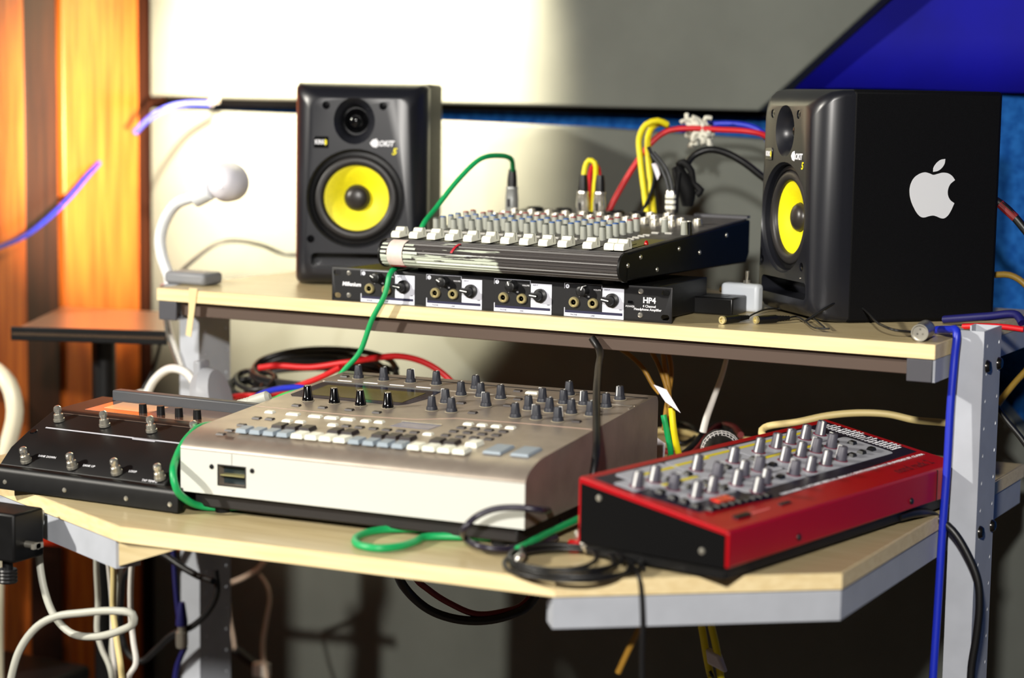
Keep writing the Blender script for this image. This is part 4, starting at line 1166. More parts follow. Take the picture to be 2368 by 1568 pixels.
    'heap_coil':[(-0.264,0.17,0.83),(-0.289,0.192,0.838),(-0.334,0.209,0.843),(-0.388,0.219,0.843),(-0.443,0.219,0.839),(-0.486,0.209,0.831),(-0.509,0.192,0.821),(-0.506,0.17,0.811),(-0.479,0.148,0.803),(-0.434,0.131,0.799),(-0.381,0.121,0.798),(-0.331,0.121,0.801),(-0.294,0.131,0.806),(-0.275,0.148,0.812),(-0.278,0.17,0.818),(-0.301,0.192,0.824),(-0.342,0.209,0.827),(-0.394,0.219,0.827),(-0.447,0.219,0.825),(-0.489,0.209,0.82),(-0.511,0.192,0.814),(-0.508,0.17,0.808),(-0.481,0.148,0.804),(-0.435,0.131,0.803),(-0.381,0.121,0.804),(-0.327,0.121,0.808),(-0.286,0.131,0.813),(-0.263,0.148,0.818),(-0.264,0.17,0.823),(-0.29,0.192,0.826),(-0.336,0.209,0.827),(-0.392,0.219,0.826),(-0.447,0.219,0.823),(-0.491,0.209,0.818),(-0.513,0.192,0.811),(-0.51,0.17,0.804),(-0.483,0.148,0.798),(-0.439,0.131,0.795),(-0.387,0.121,0.794),(-0.338,0.121,0.795),(-0.302,0.131,0.799),(-0.284,0.148,0.804),(-0.289,0.17,0.81),(-0.311,0.192,0.816),(-0.351,0.209,0.819),(-0.4,0.219,0.819),(-0.45,0.219,0.816),(-0.489,0.209,0.811),(-0.509,0.192,0.805),(-0.504,0.17,0.799),(-0.477,0.148,0.796),(-0.431,0.131,0.795),(-0.378,0.121,0.797),(-0.326,0.121,0.8),(-0.286,0.131,0.805),(-0.264,0.148,0.81),(-0.264,0.17,0.814),(-0.292,0.192,0.815),(-0.337,0.209,0.815),(-0.391,0.219,0.814),(-0.444,0.219,0.811),(-0.485,0.209,0.806),(-0.506,0.192,0.801),(-0.503,0.17,0.797),(-0.477,0.148,0.794),(-0.436,0.131,0.792),(-0.39,0.121,0.792),(-0.347,0.121,0.794),(-0.316,0.131,0.797),(-0.304,0.148,0.8),(-0.311,0.17,0.804),(-0.332,0.192,0.809),(-0.368,0.209,0.813),(-0.413,0.219,0.815),(-0.456,0.219,0.815),(-0.49,0.209,0.813),(-0.506,0.192,0.808),(-0.5,0.17,0.803),(-0.474,0.148,0.799),(-0.432,0.131,0.797),(-0.384,0.121,0.797),(-0.337,0.121,0.8),(-0.302,0.131,0.806),(-0.283,0.148,0.815),(-0.285,0.17,0.825),(-0.308,0.192,0.831),(-0.348,0.209,0.835),(-0.397,0.219,0.835),(-0.445,0.219,0.832),(-0.483,0.209,0.825),(-0.503,0.192,0.816),(-0.5,0.17,0.808),(-0.475,0.148,0.802),(-0.433,0.131,0.798),(-0.384,0.121,0.798),(-0.337,0.121,0.801),(-0.301,0.131,0.805),(-0.282,0.148,0.81),(-0.285,0.17,0.814),(-0.309,0.192,0.818),(-0.35,0.209,0.82),(-0.401,0.219,0.82),(-0.451,0.219,0.818),(-0.49,0.209,0.813),(-0.51,0.192,0.808),(-0.506,0.17,0.802),(-0.48,0.148,0.799),(-0.437,0.131,0.797),(-0.386,0.121,0.798),(-0.338,0.121,0.8),(-0.301,0.131,0.805),(-0.282,0.148,0.81)],
    'heap_left':[(-0.477,0.14,0.783),(-0.488,0.153,0.787),(-0.504,0.163,0.79),(-0.519,0.169,0.792),(-0.533,0.169,0.792),(-0.54,0.163,0.791),(-0.54,0.153,0.789),(-0.533,0.14,0.786),(-0.52,0.127,0.783),(-0.503,0.117,0.782),(-0.486,0.111,0.782),(-0.472,0.111,0.783),(-0.464,0.117,0.786),(-0.462,0.127,0.791),(-0.468,0.14,0.796),(-0.478,0.153,0.801),(-0.492,0.163,0.805),(-0.506,0.169,0.807),(-0.518,0.169,0.807),(-0.524,0.163,0.805),(-0.524,0.153,0.802),(-0.516,0.14,0.798),(-0.503,0.127,0.794),(-0.486,0.117,0.792),(-0.469,0.111,0.791),(-0.454,0.111,0.793),(-0.445,0.117,0.796),(-0.443,0.127,0.801),(-0.447,0.14,0.806),(-0.463,0.153,0.809),(-0.482,0.163,0.81),(-0.5,0.169,0.81),(-0.516,0.169,0.807),(-0.526,0.163,0.802),(-0.529,0.153,0.796),(-0.524,0.14,0.79),(-0.515,0.127,0.784),(-0.503,0.117,0.779),(-0.492,0.111,0.776),(-0.485,0.111,0.775),(-0.483,0.117,0.775),(-0.488,0.127,0.777),(-0.499,0.14,0.779),(-0.506,0.153,0.783),(-0.517,0.163,0.786),(-0.528,0.169,0.788),(-0.537,0.169,0.789),(-0.541,0.163,0.787),(-0.54,0.153,0.784),(-0.532,0.14,0.781),(-0.519,0.127,0.779),(-0.501,0.117,0.777),(-0.482,0.111,0.777),(-0.465,0.111,0.779),(-0.452,0.117,0.782),(-0.446,0.127,0.786),(-0.448,0.14,0.791),(-0.46,0.153,0.794),(-0.478,0.163,0.797),(-0.497,0.169,0.798),(-0.514,0.169,0.797),(-0.526,0.163,0.794),(-0.529,0.153,0.79),(-0.523,0.14,0.787),(-0.51,0.127,0.783),(-0.492,0.117,0.781),(-0.473,0.111,0.78),(-0.457,0.111,0.781),(-0.446,0.117,0.784),(-0.443,0.127,0.787)],
    'heap_red':[(-0.448,0.1,0.825),(-0.424,0.107,0.829),(-0.371,0.115,0.83),(-0.318,0.123,0.84),(-0.273,0.13,0.849),(-0.24,0.138,0.853),(-0.203,0.145,0.846),(-0.17,0.152,0.826),(-0.148,0.16,0.796)],
    'heap_red2':[(-0.503,0.09,0.776),(-0.469,0.085,0.785),(-0.435,0.08,0.789),(-0.395,0.075,0.797),(-0.356,0.07,0.812),(-0.32,0.065,0.826),(-0.285,0.06,0.843)],
    'heap_blue':[(-0.421,0.05,0.791),(-0.392,0.04,0.803),(-0.357,0.03,0.812),(-0.322,0.02,0.817),(-0.294,0.01,0.816),(-0.267,0,0.812)],
    'heap_green':[(-0.358,0,0.796),(-0.332,-0.007,0.808),(-0.299,-0.013,0.817),(-0.267,-0.02,0.818)],
    'front_coil':[(0.383,-0.41,0.745),(0.362,-0.383,0.745),(0.332,-0.368,0.745),(0.299,-0.367,0.745),(0.27,-0.381,0.745),(0.252,-0.406,0.745),(0.246,-0.437,0.745),(0.255,-0.466,0.745),(0.275,-0.489,0.744),(0.302,-0.501,0.745),(0.33,-0.501,0.745),(0.354,-0.489,0.745),(0.371,-0.467,0.745),(0.376,-0.44,0.745),(0.369,-0.413,0.745),(0.352,-0.389,0.745),(0.327,-0.375,0.745),(0.299,-0.373,0.745),(0.273,-0.384,0.745),(0.256,-0.406,0.745),(0.25,-0.433,0.745),(0.258,-0.459,0.745),(0.276,-0.479,0.744),(0.302,-0.49,0.745),(0.33,-0.488,0.745),(0.355,-0.476,0.745),(0.374,-0.454,0.745),(0.382,-0.427,0.745),(0.377,-0.4,0.745),(0.358,-0.379,0.745),(0.331,-0.367,0.744),(0.3,-0.366,0.744),(0.272,-0.378,0.745),(0.254,-0.399,0.744),(0.248,-0.427,0.745),(0.255,-0.454,0.744),(0.273,-0.476,0.745),(0.297,-0.489,0.745),(0.322,-0.491,0.745),(0.344,-0.482,0.745),(0.357,-0.462,0.745),(0.359,-0.436,0.745),(0.35,-0.409,0.744),(0.331,-0.384,0.744),(0.306,-0.369,0.745),(0.28,-0.366,0.744),(0.257,-0.376,0.745),(0.244,-0.397,0.745),(0.242,-0.422,0.744),(0.25,-0.448,0.744),(0.266,-0.468,0.744),(0.287,-0.479,0.744),(0.308,-0.479,0.745),(0.325,-0.47,0.745),(0.335,-0.452,0.745),(0.336,-0.429,0.745),(0.329,-0.406,0.744),(0.316,-0.387,0.744),(0.298,-0.374,0.745),(0.278,-0.373,0.745),(0.26,-0.382,0.745),(0.248,-0.4,0.745),(0.245,-0.424,0.745),(0.252,-0.449,0.745),(0.269,-0.469,0.744),(0.291,-0.481,0.745),(0.316,-0.482,0.745),(0.338,-0.473,0.745),(0.354,-0.456,0.745),(0.362,-0.433,0.745),(0.359,-0.409,0.744),(0.343,-0.389,0.745),(0.32,-0.377,0.745),(0.294,-0.376,0.744),(0.27,-0.387,0.745),(0.254,-0.406,0.745),(0.249,-0.431,0.744),(0.256,-0.456,0.745),(0.273,-0.475,0.744),(0.296,-0.485,0.744),(0.32,-0.486,0.745),(0.343,-0.475,0.745),(0.358,-0.457,0.745),(0.364,-0.433,0.745)],
}
GRN = mat('cable_green', (16, 158, 88), 0.42)
YLC = mat('cable_yellow', (232, 214, 20), 0.45)
RDC = mat('cable_red', (196, 18, 26), 0.45)
BLC = mat('cable_blue', (22, 42, 180), 0.42)
NVC = mat('cable_navy', (14, 14, 84), 0.5)
BKC = mat('cable_black', (15, 15, 16), 0.42)
CRC = mat('cable_cream', (222, 202, 140), 0.5)
TNC = mat('cable_tan', (150, 120, 44), 0.5)
GYC = mat('cable_grey', (176, 176, 164), 0.5)
WHC = mat('cable_white', (224, 220, 212), 0.5)
CLC = mat('cable_clear', (222, 200, 180), 0.25, alpha=0.75)
MRC = mat('cable_maroon', (110, 20, 22), 0.5)
ORC = mat('cable_ochre', (160, 118, 40), 0.5)
PAPER = mat('paper_tag', (220, 214, 222), 0.8)


def C(key, r, m, label, name='cable', group=None, pre=None, post=None, **kw):
    pts = list(PATH[key])
    if pre:
        pts = list(pre) + pts
    if post:
        pts = pts + list(post)
    return cable(name, pts, r, m, label, group=group, **kw)


# vertical three-pin plugs standing in the mixer
def xlr_plug(label, x, y, z0, z1, shell, boot, lean=0.0):
    t = thing('audio_plug', label, 'plug', (x, y, z0), 0)
    h = z1 - z0
    build('shell', MB().lathe([(0.0085, 0), (0.0092, 0.004), (0.0092, h * 0.30), (0.0080, h * 0.52), (0.0086, h * 0.54), (0.0082, h * 0.58)], 20), shell, t)
    build('boot', MB().lathe([(0.0072, h * 0.56), (0.0066, h * 0.8), (0.0052, h)], 18), boot, t)
    build('latch', MB().box(-0.002, 0.002, -0.0102, -0.0085, h * 0.1, h * 0.3), boot, t, bevel=0.0005)
    return t


xlr_plug('black three-pin plug with silver base on the green cable', -0.156, 0.300, 1.0485, 1.107, mat('plug_grey', (150, 152, 150), 0.4, 0.4), BLK)
xlr_plug('chrome three-pin plug with yellow cable in the mixer', -0.0445, 0.300, 1.0485, 1.103, STEEL, BLK)
xlr_plug('chrome three-pin plug with red cable in the mixer', -0.0185, 0.300, 1.0485, 1.103, STEEL, BLK)
C('green_main', 0.0036, GRN, 'long green cable draped from the mixer over the shelf edge', name='green_cable')
C('yellow_loop1', 0.0045, YLC, 'left of two parallel yellow cables looping behind the mixer')
C('yellow_loop2', 0.0045, YLC, 'right of two parallel yellow cables looping behind the mixer')
C('yellow_short', 0.0038, YLC, 'short yellow cable arching from chrome three-pin plug')
C('red_short', 0.0038, RDC, 'short red cable bent down from chrome three-pin plug')
C('red_long', 0.0042, RDC, 'red cable rising from the mixer to the white string knot')
C('blue_wall', 0.0042, BLC, 'blue cable beside the red one near right monitor', post=[(0.20, 0.47, 1.08)])
C('black_snake', 0.0050, BKC, 'thick black cable curving from the mixer to right monitor')
C('black_drop', 0.0026, BKC, 'thin black cable crossing the yellow pair')
jp = thing('jack_plugs', 'pair of silver jack plugs with white rings in the mixer', 'plug', (0.0, 0.0, 0.0))
for x, key in ((0.0845, 'jack_wires1'), (0.0905, 'jack_wires2')):
    d = Vector((x, 0.30, 1.084)) - Vector(PATH[key][-1])
    cable('wire', [tuple(Vector(q) + d) for q in PATH[key]], 0.0022, mat('cable_darkgrey', (48, 50, 52), 0.4), parent=jp)
    build('jack_body', MB().lathe([(0.0030, 0.0), (0.0030, 0.012), (0.0040, 0.014), (0.0040, 0.036), (0.0028, 0.040)], 14, Matrix.Translation((x, 0.30, 1.046))), STEEL, jp)
    for k in range(3):
        build('white_ring', MB().lathe([(0.0044, 0), (0.0044, 0.0045)], 14, Matrix.Translation((x, 0.30, 1.061 + 0.0075 * k))), WHT, jp)
build('paper_flag', MB().prism([(0.047, 1.120), (0.055, 1.122), (0.060, 1.106), (0.056, 1.098)], 0.325, 0.3255, 'y'), PAPER, jp)
# velcro-wrapped black bundle
vb = thing('velcro_bundle', 'black velcro cable tie bundled beside the mixer jacks', 'cable tie', (0.0, 0.0, 0.0))
cable('strap', [(0.082, 0.33, 1.117), (0.090, 0.33, 1.100), (0.098, 0.331, 1.082), (0.099, 0.332, 1.064)], lambda t: 0.0075 + 0.005 * math.sin(PI * t), RUB, parent=vb, n=14)
cable('loop', [(0.085, 0.33, 1.120), (0.094, 0.325, 1.124), (0.104, 0.33, 1.112), (0.106, 0.333, 1.095), (0.118, 0.333, 1.086), (0.112, 0.332, 1.080)], 0.0048, RUB, parent=vb, n=10)
cable('tail', [(0.092, 0.315, 1.11), (0.091, 0.312, 1.085), (0.092, 0.308, 1.056)], 0.0040, RUB, parent=vb)
# ragged white string knot on the cables
sk_ = MB()
rnd = random.Random(3)
for k in range(16):
    p0 = Vector((0.073 + rnd.uniform(-0.014, 0.016), 0.428 + rnd.uniform(-0.01, 0.01), 1.165 + rnd.uniform(-0.012, 0.014)))
    pts = [p0]
    for j in range(4):
        pts.append(pts[-1] + Vector((rnd.uniform(-0.009, 0.008), rnd.uniform(-0.005, 0.005), rnd.uniform(-0.012, 0.008))))
    sk_.tube(spline(pts, 0.003), 0.0035, 6)
tag(build('string_knot', sk_, mat('string_white', (206, 204, 190), 0.9), smooth=60), 'ragged white string knot tying the red and blue cables', 'knot')

C('lamp_cable', 0.0032, BKC, 'black cable arching behind the left monitor past the shelf end')
C('blue_left_upper', 0.0050, mat('cable_paleblue', (36, 44, 150), 0.5), 'blue cable bending out of the gap between boards')
C('blue_left', 0.0040, BLC, 'blue cable sagging across the wooden wall', pre=[(-1.056, 0.49, 1.085)])
C('post_blue', 0.0050, NVC, 'dark blue cable lying across the top of the right post')
cable('cable', [(0.535, 0.160, 0.9445), (0.556, 0.154, 0.947), (0.585, 0.150, 0.9485), (0.610, 0.150, 0.947)], 0.0036, RDC, 'red cable end lying over the right post')
C('blue_right', 0.0048, BLC, 'bright blue cable hanging straight down beside the right post', post=[(0.556, 0.01, 0.2), (0.556, 0.0, 0.01)])
C('right_black1', 0.0055, BKC, 'black cable with red band leaving the back of right monitor', pre=[(0.515, 0.302, 1.094)])
build('cable_band', MB().tube(spline([(0.536, 0.3, 1.0855), (0.556, 0.3, 1.0685)]), 0.0058, 10), MRC, bpy.data.objects[[o.name for o in COL.objects if o.get('label') == 'black cable with red band leaving the back of right monitor'][0]])
C('right_tan', 0.0042, TNC, 'mustard cable looping down at the right edge')
C('right_black2', 0.0042, BKC, 'black cable sloping down right of the post')
C('black_right', 0.0050, BKC, 'black cable drooping from the desk past the right post', post=[(0.60, 0.03, 0.3), (0.60, 0.02, 0.01)])

cc = thing('cable_clip', 'small bright metal clip on the dark gap between boards', 'clip', (-0.902, 0.612, 1.190))
for dx, dz in ((-0.006, 0.0), (0.005, 0.004), (0.0, 0.012)):
    build('ring', MB().tube([(dx + 0.005 * math.cos(R(30 * k)), -0.004, dz + 0.005 * math.sin(R(30 * k))) for k in range(12)], 0.0022, 6, closed=True), STEEL, cc)

# things on the shelf beside the right monitor
ad_ = thing('power_adapter', 'flat black power adapter beside the headphone amplifier', 'adapter', (0.218, 0.165, 0.94), R(2))
build('case', MB().box(-0.029, 0.028, -0.026, 0.026, 0.0, 0.022), mat('adapter_black', (12, 12, 13), 0.35), ad_, bevel=0.002)
build('rating_label', MB().box(-0.015, 0.012, -0.014, 0.014, 0.0219, 0.0223), mat('label_dark', (50, 50, 52), 0.4), ad_)
wb = thing('switch_box', 'small white box with a chrome toggle switch', 'switch box', (0.236, 0.2035, 0.94), R(-4))
build('case', MB().box(-0.029, 0.024, -0.0095, 0.0095, 0.0, 0.036), mat('box_white', (226, 232, 240), 0.4), wb, bevel=0.005, seg=3)
build('toggle', MB().rod((0.004, 0, 0.036), (0.004, 0.0, 0.040), 0.0045).rod((0.004, 0, 0.040), (0.0045, 0.0, 0.052), 0.0018, 0.0026), STEEL, wb)
build('side_screw', MB().rod((-0.029, 0, 0.026), (-0.033, 0.0, 0.026), 0.004), mat('brass', (130, 100, 50), 0.4, 0.8), wb)


def inline_jack(label, a, b, key, rr=0.0050):
    t = thing('jack_socket_cable', label, 'connector', (0, 0, 0))
    a, b = Vector(a), Vector(b)
    d = (b - a)
    q = Matrix.Translation(a) @ d.to_track_quat('Z', 'Y').to_matrix().to_4x4()
    L = d.length
    build('tip_ring', MB().lathe([(rr * 0.55, 0.002), (rr * 0.6, 0), (rr * 0.98, 0), (rr * 0.98, 0.003)], 16, q), GOLD, t)
    build('sleeve', MB().lathe([(rr, 0.003), (rr, L * 0.6), (rr * 0.8, L * 0.62)], 16, q), BLK, t)
    pr2 = [(rr * (0.72 - 0.3 * k / 9) + (0.0006 if k % 2 else 0), L * (0.62 + 0.38 * k / 9)) for k in range(10)]
    build('strain_relief', MB().lathe(pr2, 14, q), RUB, t)
    cable('wire', [tuple(b)] + PATH[key][1:], 0.0011, BKC, parent=t)
    return t


inline_jack('black inline jack connector nearest the amplifier, on the shelf edge', (0.272, 0.045, 0.9452), (0.286, 0.094, 0.9452), 'jack_pig1')
inline_jack('black inline jack connector in front of the right monitor', (0.305, 0.070, 0.9452), (0.330, 0.118, 0.9452), 'jack_pig2')
xm = thing('audio_connector', 'silver three-pin connector lying at the shelf corner', 'connector', (0.527, 0.012, 0.9505), R(8))
XM = Matrix.Rotation(R(-90), 4, 'X')
build('shell', MB().lathe([(0.0082, 0.004), (0.0086, 0.0), (0.0098, 0.0), (0.0100, 0.003), (0.0096, 0.030), (0.0104, 0.034), (0.0104, 0.046), (0.0082, 0.050), (0.0078, 0.06), (0.003, 0.061)], 28, XM), DSTEEL, xm)
build('inner_bore', MB().lathe([(0.0082, 0.004), (0.0078, 0.020), (0.0005, 0.020)], 24, XM, cap=False), mat('bore_dark', (40, 36, 30), 0.5), xm)
for k in range(3):
    a = R(90 + 120 * k)
    build('pin', MB().rod((0.0035 * math.cos(a), 0.004, 0.0035 * math.sin(a)), (0.0035 * math.cos(a), 0.020, 0.0035 * math.sin(a)), 0.0011), STEEL, xm)
C('speaker_wire', 0.0016, BKC, 'thin black wire arching in front of the right monitor', pre=[(0.355, 0.105, 0.943)])

# ---- lower desktop
C('green_side', 0.0042, GRN, 'green cable curling round the sampler left front corner')
C('green_loop', 0.0042, GRN, 'green cable loop peeking out below the sampler front')
C('green_front', 0.0042, GRN, 'straight green cable between the sampler and red synthesizer')
C('black_hang', 0.0046, BKC, 'black cable drooping over the right side of the sampler')
C('black_loop', 0.0036, mat('cable_violetblack', (34, 28, 44), 0.35), 'dark cable loop standing before the sampler right corner')
C('thin_front', 0.0022, BKC, 'thin black cable hanging over the desk front edge')


fc = [(x, y, z + 0.0012 * (i // 14)) for i, (x, y, z) in enumerate(PATH['front_coil'])]
cable('cable_coil', fc, 0.0023, BKC, 'coiled thin black cable before the red synthesizer end', step=0.008)
dj = thing('jack_plug', 'silver jack plug with red ring lying before the red synthesizer', 'plug', (0.300, -0.366, 0.7505), R(20))
build('body', MB().lathe([(0.004, -0.012), (0.0088, -0.008), (0.0098, 0.002), (0.0080, 0.010), (0.003, 0.013)], 20, Matrix.Rotation(R(70), 4, 'X')), STEEL, dj)
build('red_ring', MB().box(-0.022, -0.008, -0.006, 0.008, -0.008, 0.004), mat('cap_red_bright', (200, 20, 22), 0.4), dj, bevel=0.003)
build('collar', MB().box(-0.016, -0.004, 0.006, 0.014, 0.004, 0.013), DSTEEL, dj, bevel=0.002)
gp = thing('jack_plug', 'bright jack tip at the end of the straight green cable', 'plug', (0.262, -0.452, 0.7475), R(0))
build('tip', MB().lathe([(0.0012, -0.004), (0.0040, -0.002), (0.0045, 0.004), (0.0040, 0.010), (0.003, 0.012)], 16, Matrix.Rotation(R(-80), 4, 'X')), STEEL, gp)
build('sleeve', MB().rod((0, 0.010, 0.0016), (-0.010, 0.030, 0.003), 0.0048, 0.0042, 14), BLK, gp)

# cable tangle behind the sampler
C('heap_coil', 0.0042, BKC, 'large coil of black cable heaped behind the sampler', name='cable_coil')
C('heap_left', 0.0038, BKC, 'smaller black cable coil at the left of the heap', name='cable_coil')
C('heap_red', 0.0044, RDC, 'red cable lying over the black heap behind the sampler')
C('heap_red2', 0.0042, RDC, 'red cable low at the front of the black heap')
C('heap_blue', 0.0042, BLC, 'blue cable end by the sampler back left corner')
C('heap_green', 0.0042, mat('cable_lightgreen', (40, 190, 90), 0.4), 'short light green cable beside the grey jack plug')
gj = thing('jack_cable', 'light grey jack plug on its cable between pedal board and sampler', 'plug', (0, 0, 0))
cable('wire', [(-0.40, -0.215, 0.822)] + PATH['gray_jack_cable'], 0.0032, GYC, parent=gj)
a, b = Vector((-0.243, -0.230, 0.832)), Vector((-0.203, -0.222, 0.845))
q = Matrix.Translation(a) @ (b - a).to_track_quat('Z', 'Y').to_matrix().to_4x4()
build('boot', MB().lathe([(0.0055, -0.003)] + [(0.0062 + (0.0006 if k % 2 else 0), 0.002 * k) for k in range(9)] + [(0.0072, 0.018), (0.0080, 0.040), (0.004, 0.044)], 18, q), GYC, gj)

# microphone and cables behind the red synthesizer
mc = thing('microphone', 'microphone with wire mesh grille behind the red synthesizer', 'microphone', (0.232, 0.150, 0.767), 0)
MM = Matrix.Rotation(R(-62), 4, 'Z') @ Matrix.Rotation(R(90), 4, 'Y')
mesh_m = mat('grille_steel', (220, 218, 216), 0.3, 0.35)
gr = MB()
RB = 0.026
for k in range(14):
    a = PI * k / 14
    gr.tube([MM @ Vector((RB * math.cos(a) * math.sin(t), RB * math.sin(a) * math.sin(t), RB * math.cos(t))) for t in [R(15 * j - 90) for j in range(13)]], 0.0008, 4)
for j in range(-6, 7):
    t = R(12 * j)
    gr.tube([MM @ Vector((RB * math.cos(t) * math.cos(R(20 * k)), RB * math.cos(t) * math.sin(R(20 * k)), RB * math.sin(t))) for k in range(18)], 0.0008, 4, closed=True)
build('grille', gr, mesh_m, mc)
build('foam', MB().lathe([(0.024 * math.cos(R(a)) + 1e-4, 0.024 * math.sin(R(a))) for a in range(-90, 91, 15)], 20, MM), mat('foam_black', (12, 12, 12), 0.9), mc)
build('collar', MB().lathe([(0.0265, -0.004), (0.0270, 0.0), (0.0265, 0.004)], 28, MM), BLK, mc)
build('handle', MB().lathe([(0.022, 0.012), (0.019, 0.030), (0.0145, 0.09), (0.012, 0.16), (0.008, 0.163)], 22, MM @ Matrix.Rotation(R(6), 4, 'X')), BLKM, mc)
C('cream_top', 0.0048, CRC, 'thick cream cable arching over the red synthesizer')
C('brown1', 0.0030, ORC, 'ochre cable hanging below the shelf at far left of its bunch', group='ochre cables under the shelf', pre=[(0.07, 0.16, 0.918)])
C('brown2', 0.0030, ORC, 'ochre cable hanging below the shelf, second of its bunch', group='ochre cables under the shelf', pre=[(0.12, 0.15, 0.918)])
C('brown3', 0.0034, ORC, 'ochre cable hanging below the shelf, third of its bunch', group='ochre cables under the shelf', pre=[(0.155, 0.13, 0.919)])
C('brown4', 0.0034, ORC, 'ochre cable hanging below the shelf, rightmost of its bunch', group='ochre cables under the shelf', pre=[(0.152, 0.15, 0.919)])
C('white_thin', lambda t: 0.0026 + 0.0024 * t, WHC, 'pale cable hanging under the shelf above the microphone', pre=[(0.224, 0.2, 0.919)])
cable('cable', [(0.165, 0.12, 0.81), (0.170, 0.12, 0.79), (0.172, 0.13, 0.76), (0.16, 0.15, 0.744)], 0.0040, GRN, 'green cable stub behind the sampler right corner')
cable('cable', [(0.176, 0.12, 0.82), (0.180, 0.12, 0.79), (0.183, 0.13, 0.76), (0.18, 0.15, 0.745)], 0.0044, YLC, 'yellow cable stub behind the sampler right corner')
tag(build('paper_tag', MB().prism([(0.159, 0.851), (0.177, 0.846), (0.197, 0.818), (0.176, 0.830)], 0.100, 0.1005, 'y'), PAPER), 'paper tag on the ochre cables', 'tag')
tag(build('paper_tag', MB().prism([(0.145, 0.79), (0.172, 0.775), (0.170, 0.7405), (0.148, 0.7405)], 0.112, 0.1125, 'y'), PAPER), 'white paper tag behind the sampler right corner', 'tag')
C('mic_black_ring', 0.0034, BKC, 'black cable loop on the desk left of the microphone')
C('mic_red', 0.0046, MRC, 'dark red cable running beside the microphone')
C('mic_black', 0.0060, RUB, 'thick black cable running beside the microphone')
C('cream_back1', 0.0045, CRC, 'cream cable lying on the desk behind the sampler')
C('red_back', 0.0040, MRC, 'dark red cable on the desk behind the sampler')

# ---- below the desk
C('gray_loop', 0.0046, GYC, 'grey cable with a wide loop hanging at lower left', post=[(-0.39, -0.5, 0.40), (-0.39, -0.5, 0.2), (-0.38, -0.5, 0.01)])
for key, r, m, lab in (('gray_d1', 0.0040, GYC, 'grey cable hanging under the desk, leftmost of five'), ('gray_d2', 0.0034, WHC, 'thin pale cable hanging under the desk, second of five'),
                       ('cream_d', 0.0044, CRC, 'cream cable hanging under the desk left side'), ('gray_d3', 0.0034, GYC, 'grey cable slanting under the desk beside the cream one'),
                       ('white_d', 0.0040, WHC, 'white cable hanging under the desk, rightmost of five')):
    C(key, r, m, lab, group='cables hanging under the desk', pre=[(PATH[key][0][0], PATH[key][0][1], 0.712)], post=[(PATH[key][-1][0] + 0.02, PATH[key][-1][1], 0.15), (PATH[key][-1][0] + 0.05, PATH[key][-1][1], 0.01)])
C('black_d1', 0.0048, BKC, 'black cable curving round before the left post', pre=[(-0.59, 0.03, 0.62), (-0.58, 0.0, 0.70)])
C('black_d2', 0.0048, BKC, 'black cable crossing under the desk at the left post', pre=[(-0.60, 0.04, 0.60), (-0.59, 0.05, 0.70)])
C('navy_d', 0.0042, NVC, 'dark blue cable hanging before the left post', pre=[(-0.575, 0.06, 0.65), (-0.575, 0.06, 0.712)])
nj = thing('jack_plug', 'metal jack plug on the dark blue cable below the desk', 'plug', (-0.546, 0.05, 0.452), 0)
build('body', MB().lathe([(0.008, -0.032), (0.0088, -0.028), (0.0088, -0.010), (0.006, -0.008), (0.006, 0.0), (0.003, 0.002)], 18), DSTEEL, nj)
build('boot', MB().lathe([(0.0085, 0.0), (0.0085, 0.008), (0.0045, 0.034)], 16), NVC, nj)
C('navy_d2', 0.0042, NVC, 'dark blue cable tail below the metal jack plug', post=[(-0.56, 0.05, 0.2), (-0.56, 0.05, 0.01)])
tw = thing('clear_cable', 'clear twin cable with connectors under the desk', 'cable', (0, 0, 0))
cable('wire', PATH['clear1'] + [(-0.66, 0.45, 0.52), (-0.65, 0.45, 0.64), (-0.65, 0.42, 0.712)], 0.0036, CLC, parent=tw)
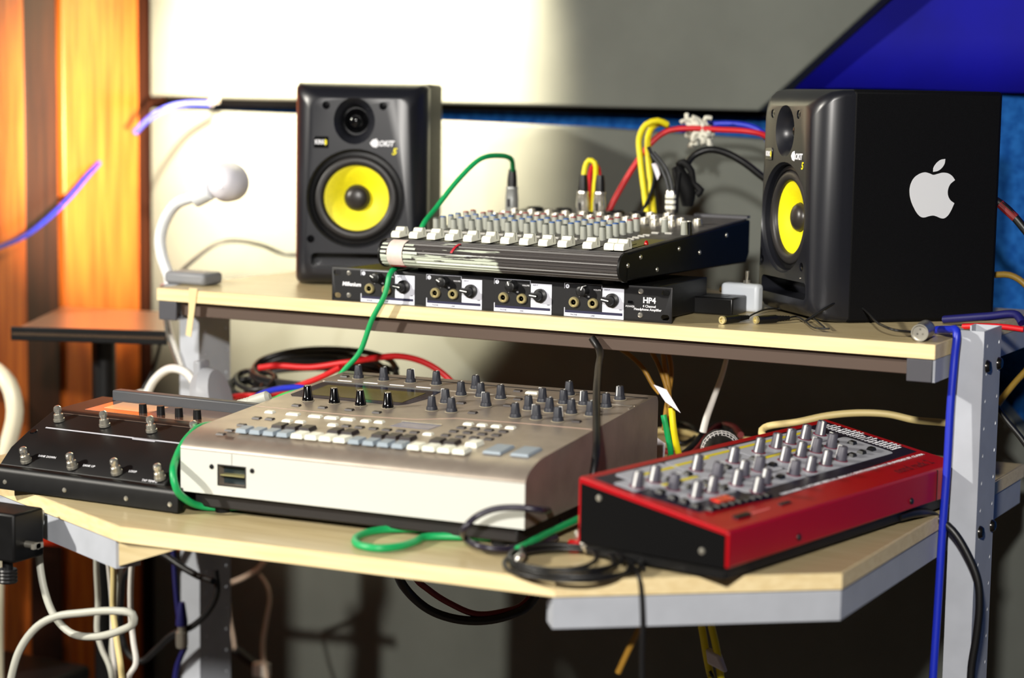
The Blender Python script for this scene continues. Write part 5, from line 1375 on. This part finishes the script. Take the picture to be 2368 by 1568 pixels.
cable('wire', PATH['clear2'] + [(-0.65, 0.42, 0.15), (-0.65, 0.42, 0.01)], lambda t: 0.0025 + 0.002 * math.sin(PI * t), CLC, parent=tw)
cable('wire', [PATH['clear1'][0]] + PATH['clear3'], 0.0028, CLC, parent=tw)
build('connector', MB().rod((-0.728, 0.43, 0.298), (-0.686, 0.428, 0.278), 0.009, 0.007, 14), BLK, tw)
build('connector', MB().box(-0.688, -0.662, 0.418, 0.436, 0.262, 0.286), WHC, tw, bevel=0.003)
C('black_u', 0.0056, BKC, 'thick black cable sagging under the desk middle', pre=[(-0.03, -0.21, 0.71)], post=[(0.09, -0.04, 0.64), (0.11, -0.03, 0.71)])
C('brown_u', 0.0040, MRC, 'dark red cable sagging under the desk middle', pre=[(-0.02, -0.19, 0.71)], post=[(0.085, -0.04, 0.64), (0.10, -0.03, 0.71)])
C('yellow_u1', 0.0046, YLC, 'left yellow cable of the taped pair under the desk', pre=[(0.314, -0.1, 0.712)], post=[(0.345, -0.1, 0.3), (0.345, -0.1, 0.01)])
C('yellow_u2', 0.0046, YLC, 'right yellow cable of the taped pair under the desk', pre=[(0.326, -0.1, 0.712)], post=[(0.352, -0.1, 0.3), (0.354, -0.1, 0.01)])
tp = thing('tape_wrap', 'white tape and black ties round the yellow cable pair', 'tape', (0, 0, 0))
build('white_tape', MB().prism([(0.324, 0.582), (0.341, 0.577), (0.350, 0.556), (0.327, 0.564)], -0.106, -0.094, 'y'), PAPER, tp, bevel=0.003)
build('tie', MB().tube(spline([(0.324, -0.108, 0.546), (0.336, -0.109, 0.548), (0.352, -0.107, 0.545)]), 0.0018, 6), BLK, tp)
build('tie', MB().tube(spline([(0.332, -0.108, 0.557), (0.340, -0.109, 0.546), (0.348, -0.108, 0.532)]), 0.0018, 6), BLK, tp)
cable('cable', [(0.366, -0.35, 0.712), (0.360, -0.35, 0.69), (0.353, -0.35, 0.667), (0.341, -0.35, 0.642), (0.329, -0.35, 0.615)], 0.0034, ORC, 'short ochre cable end hanging below the desk front')
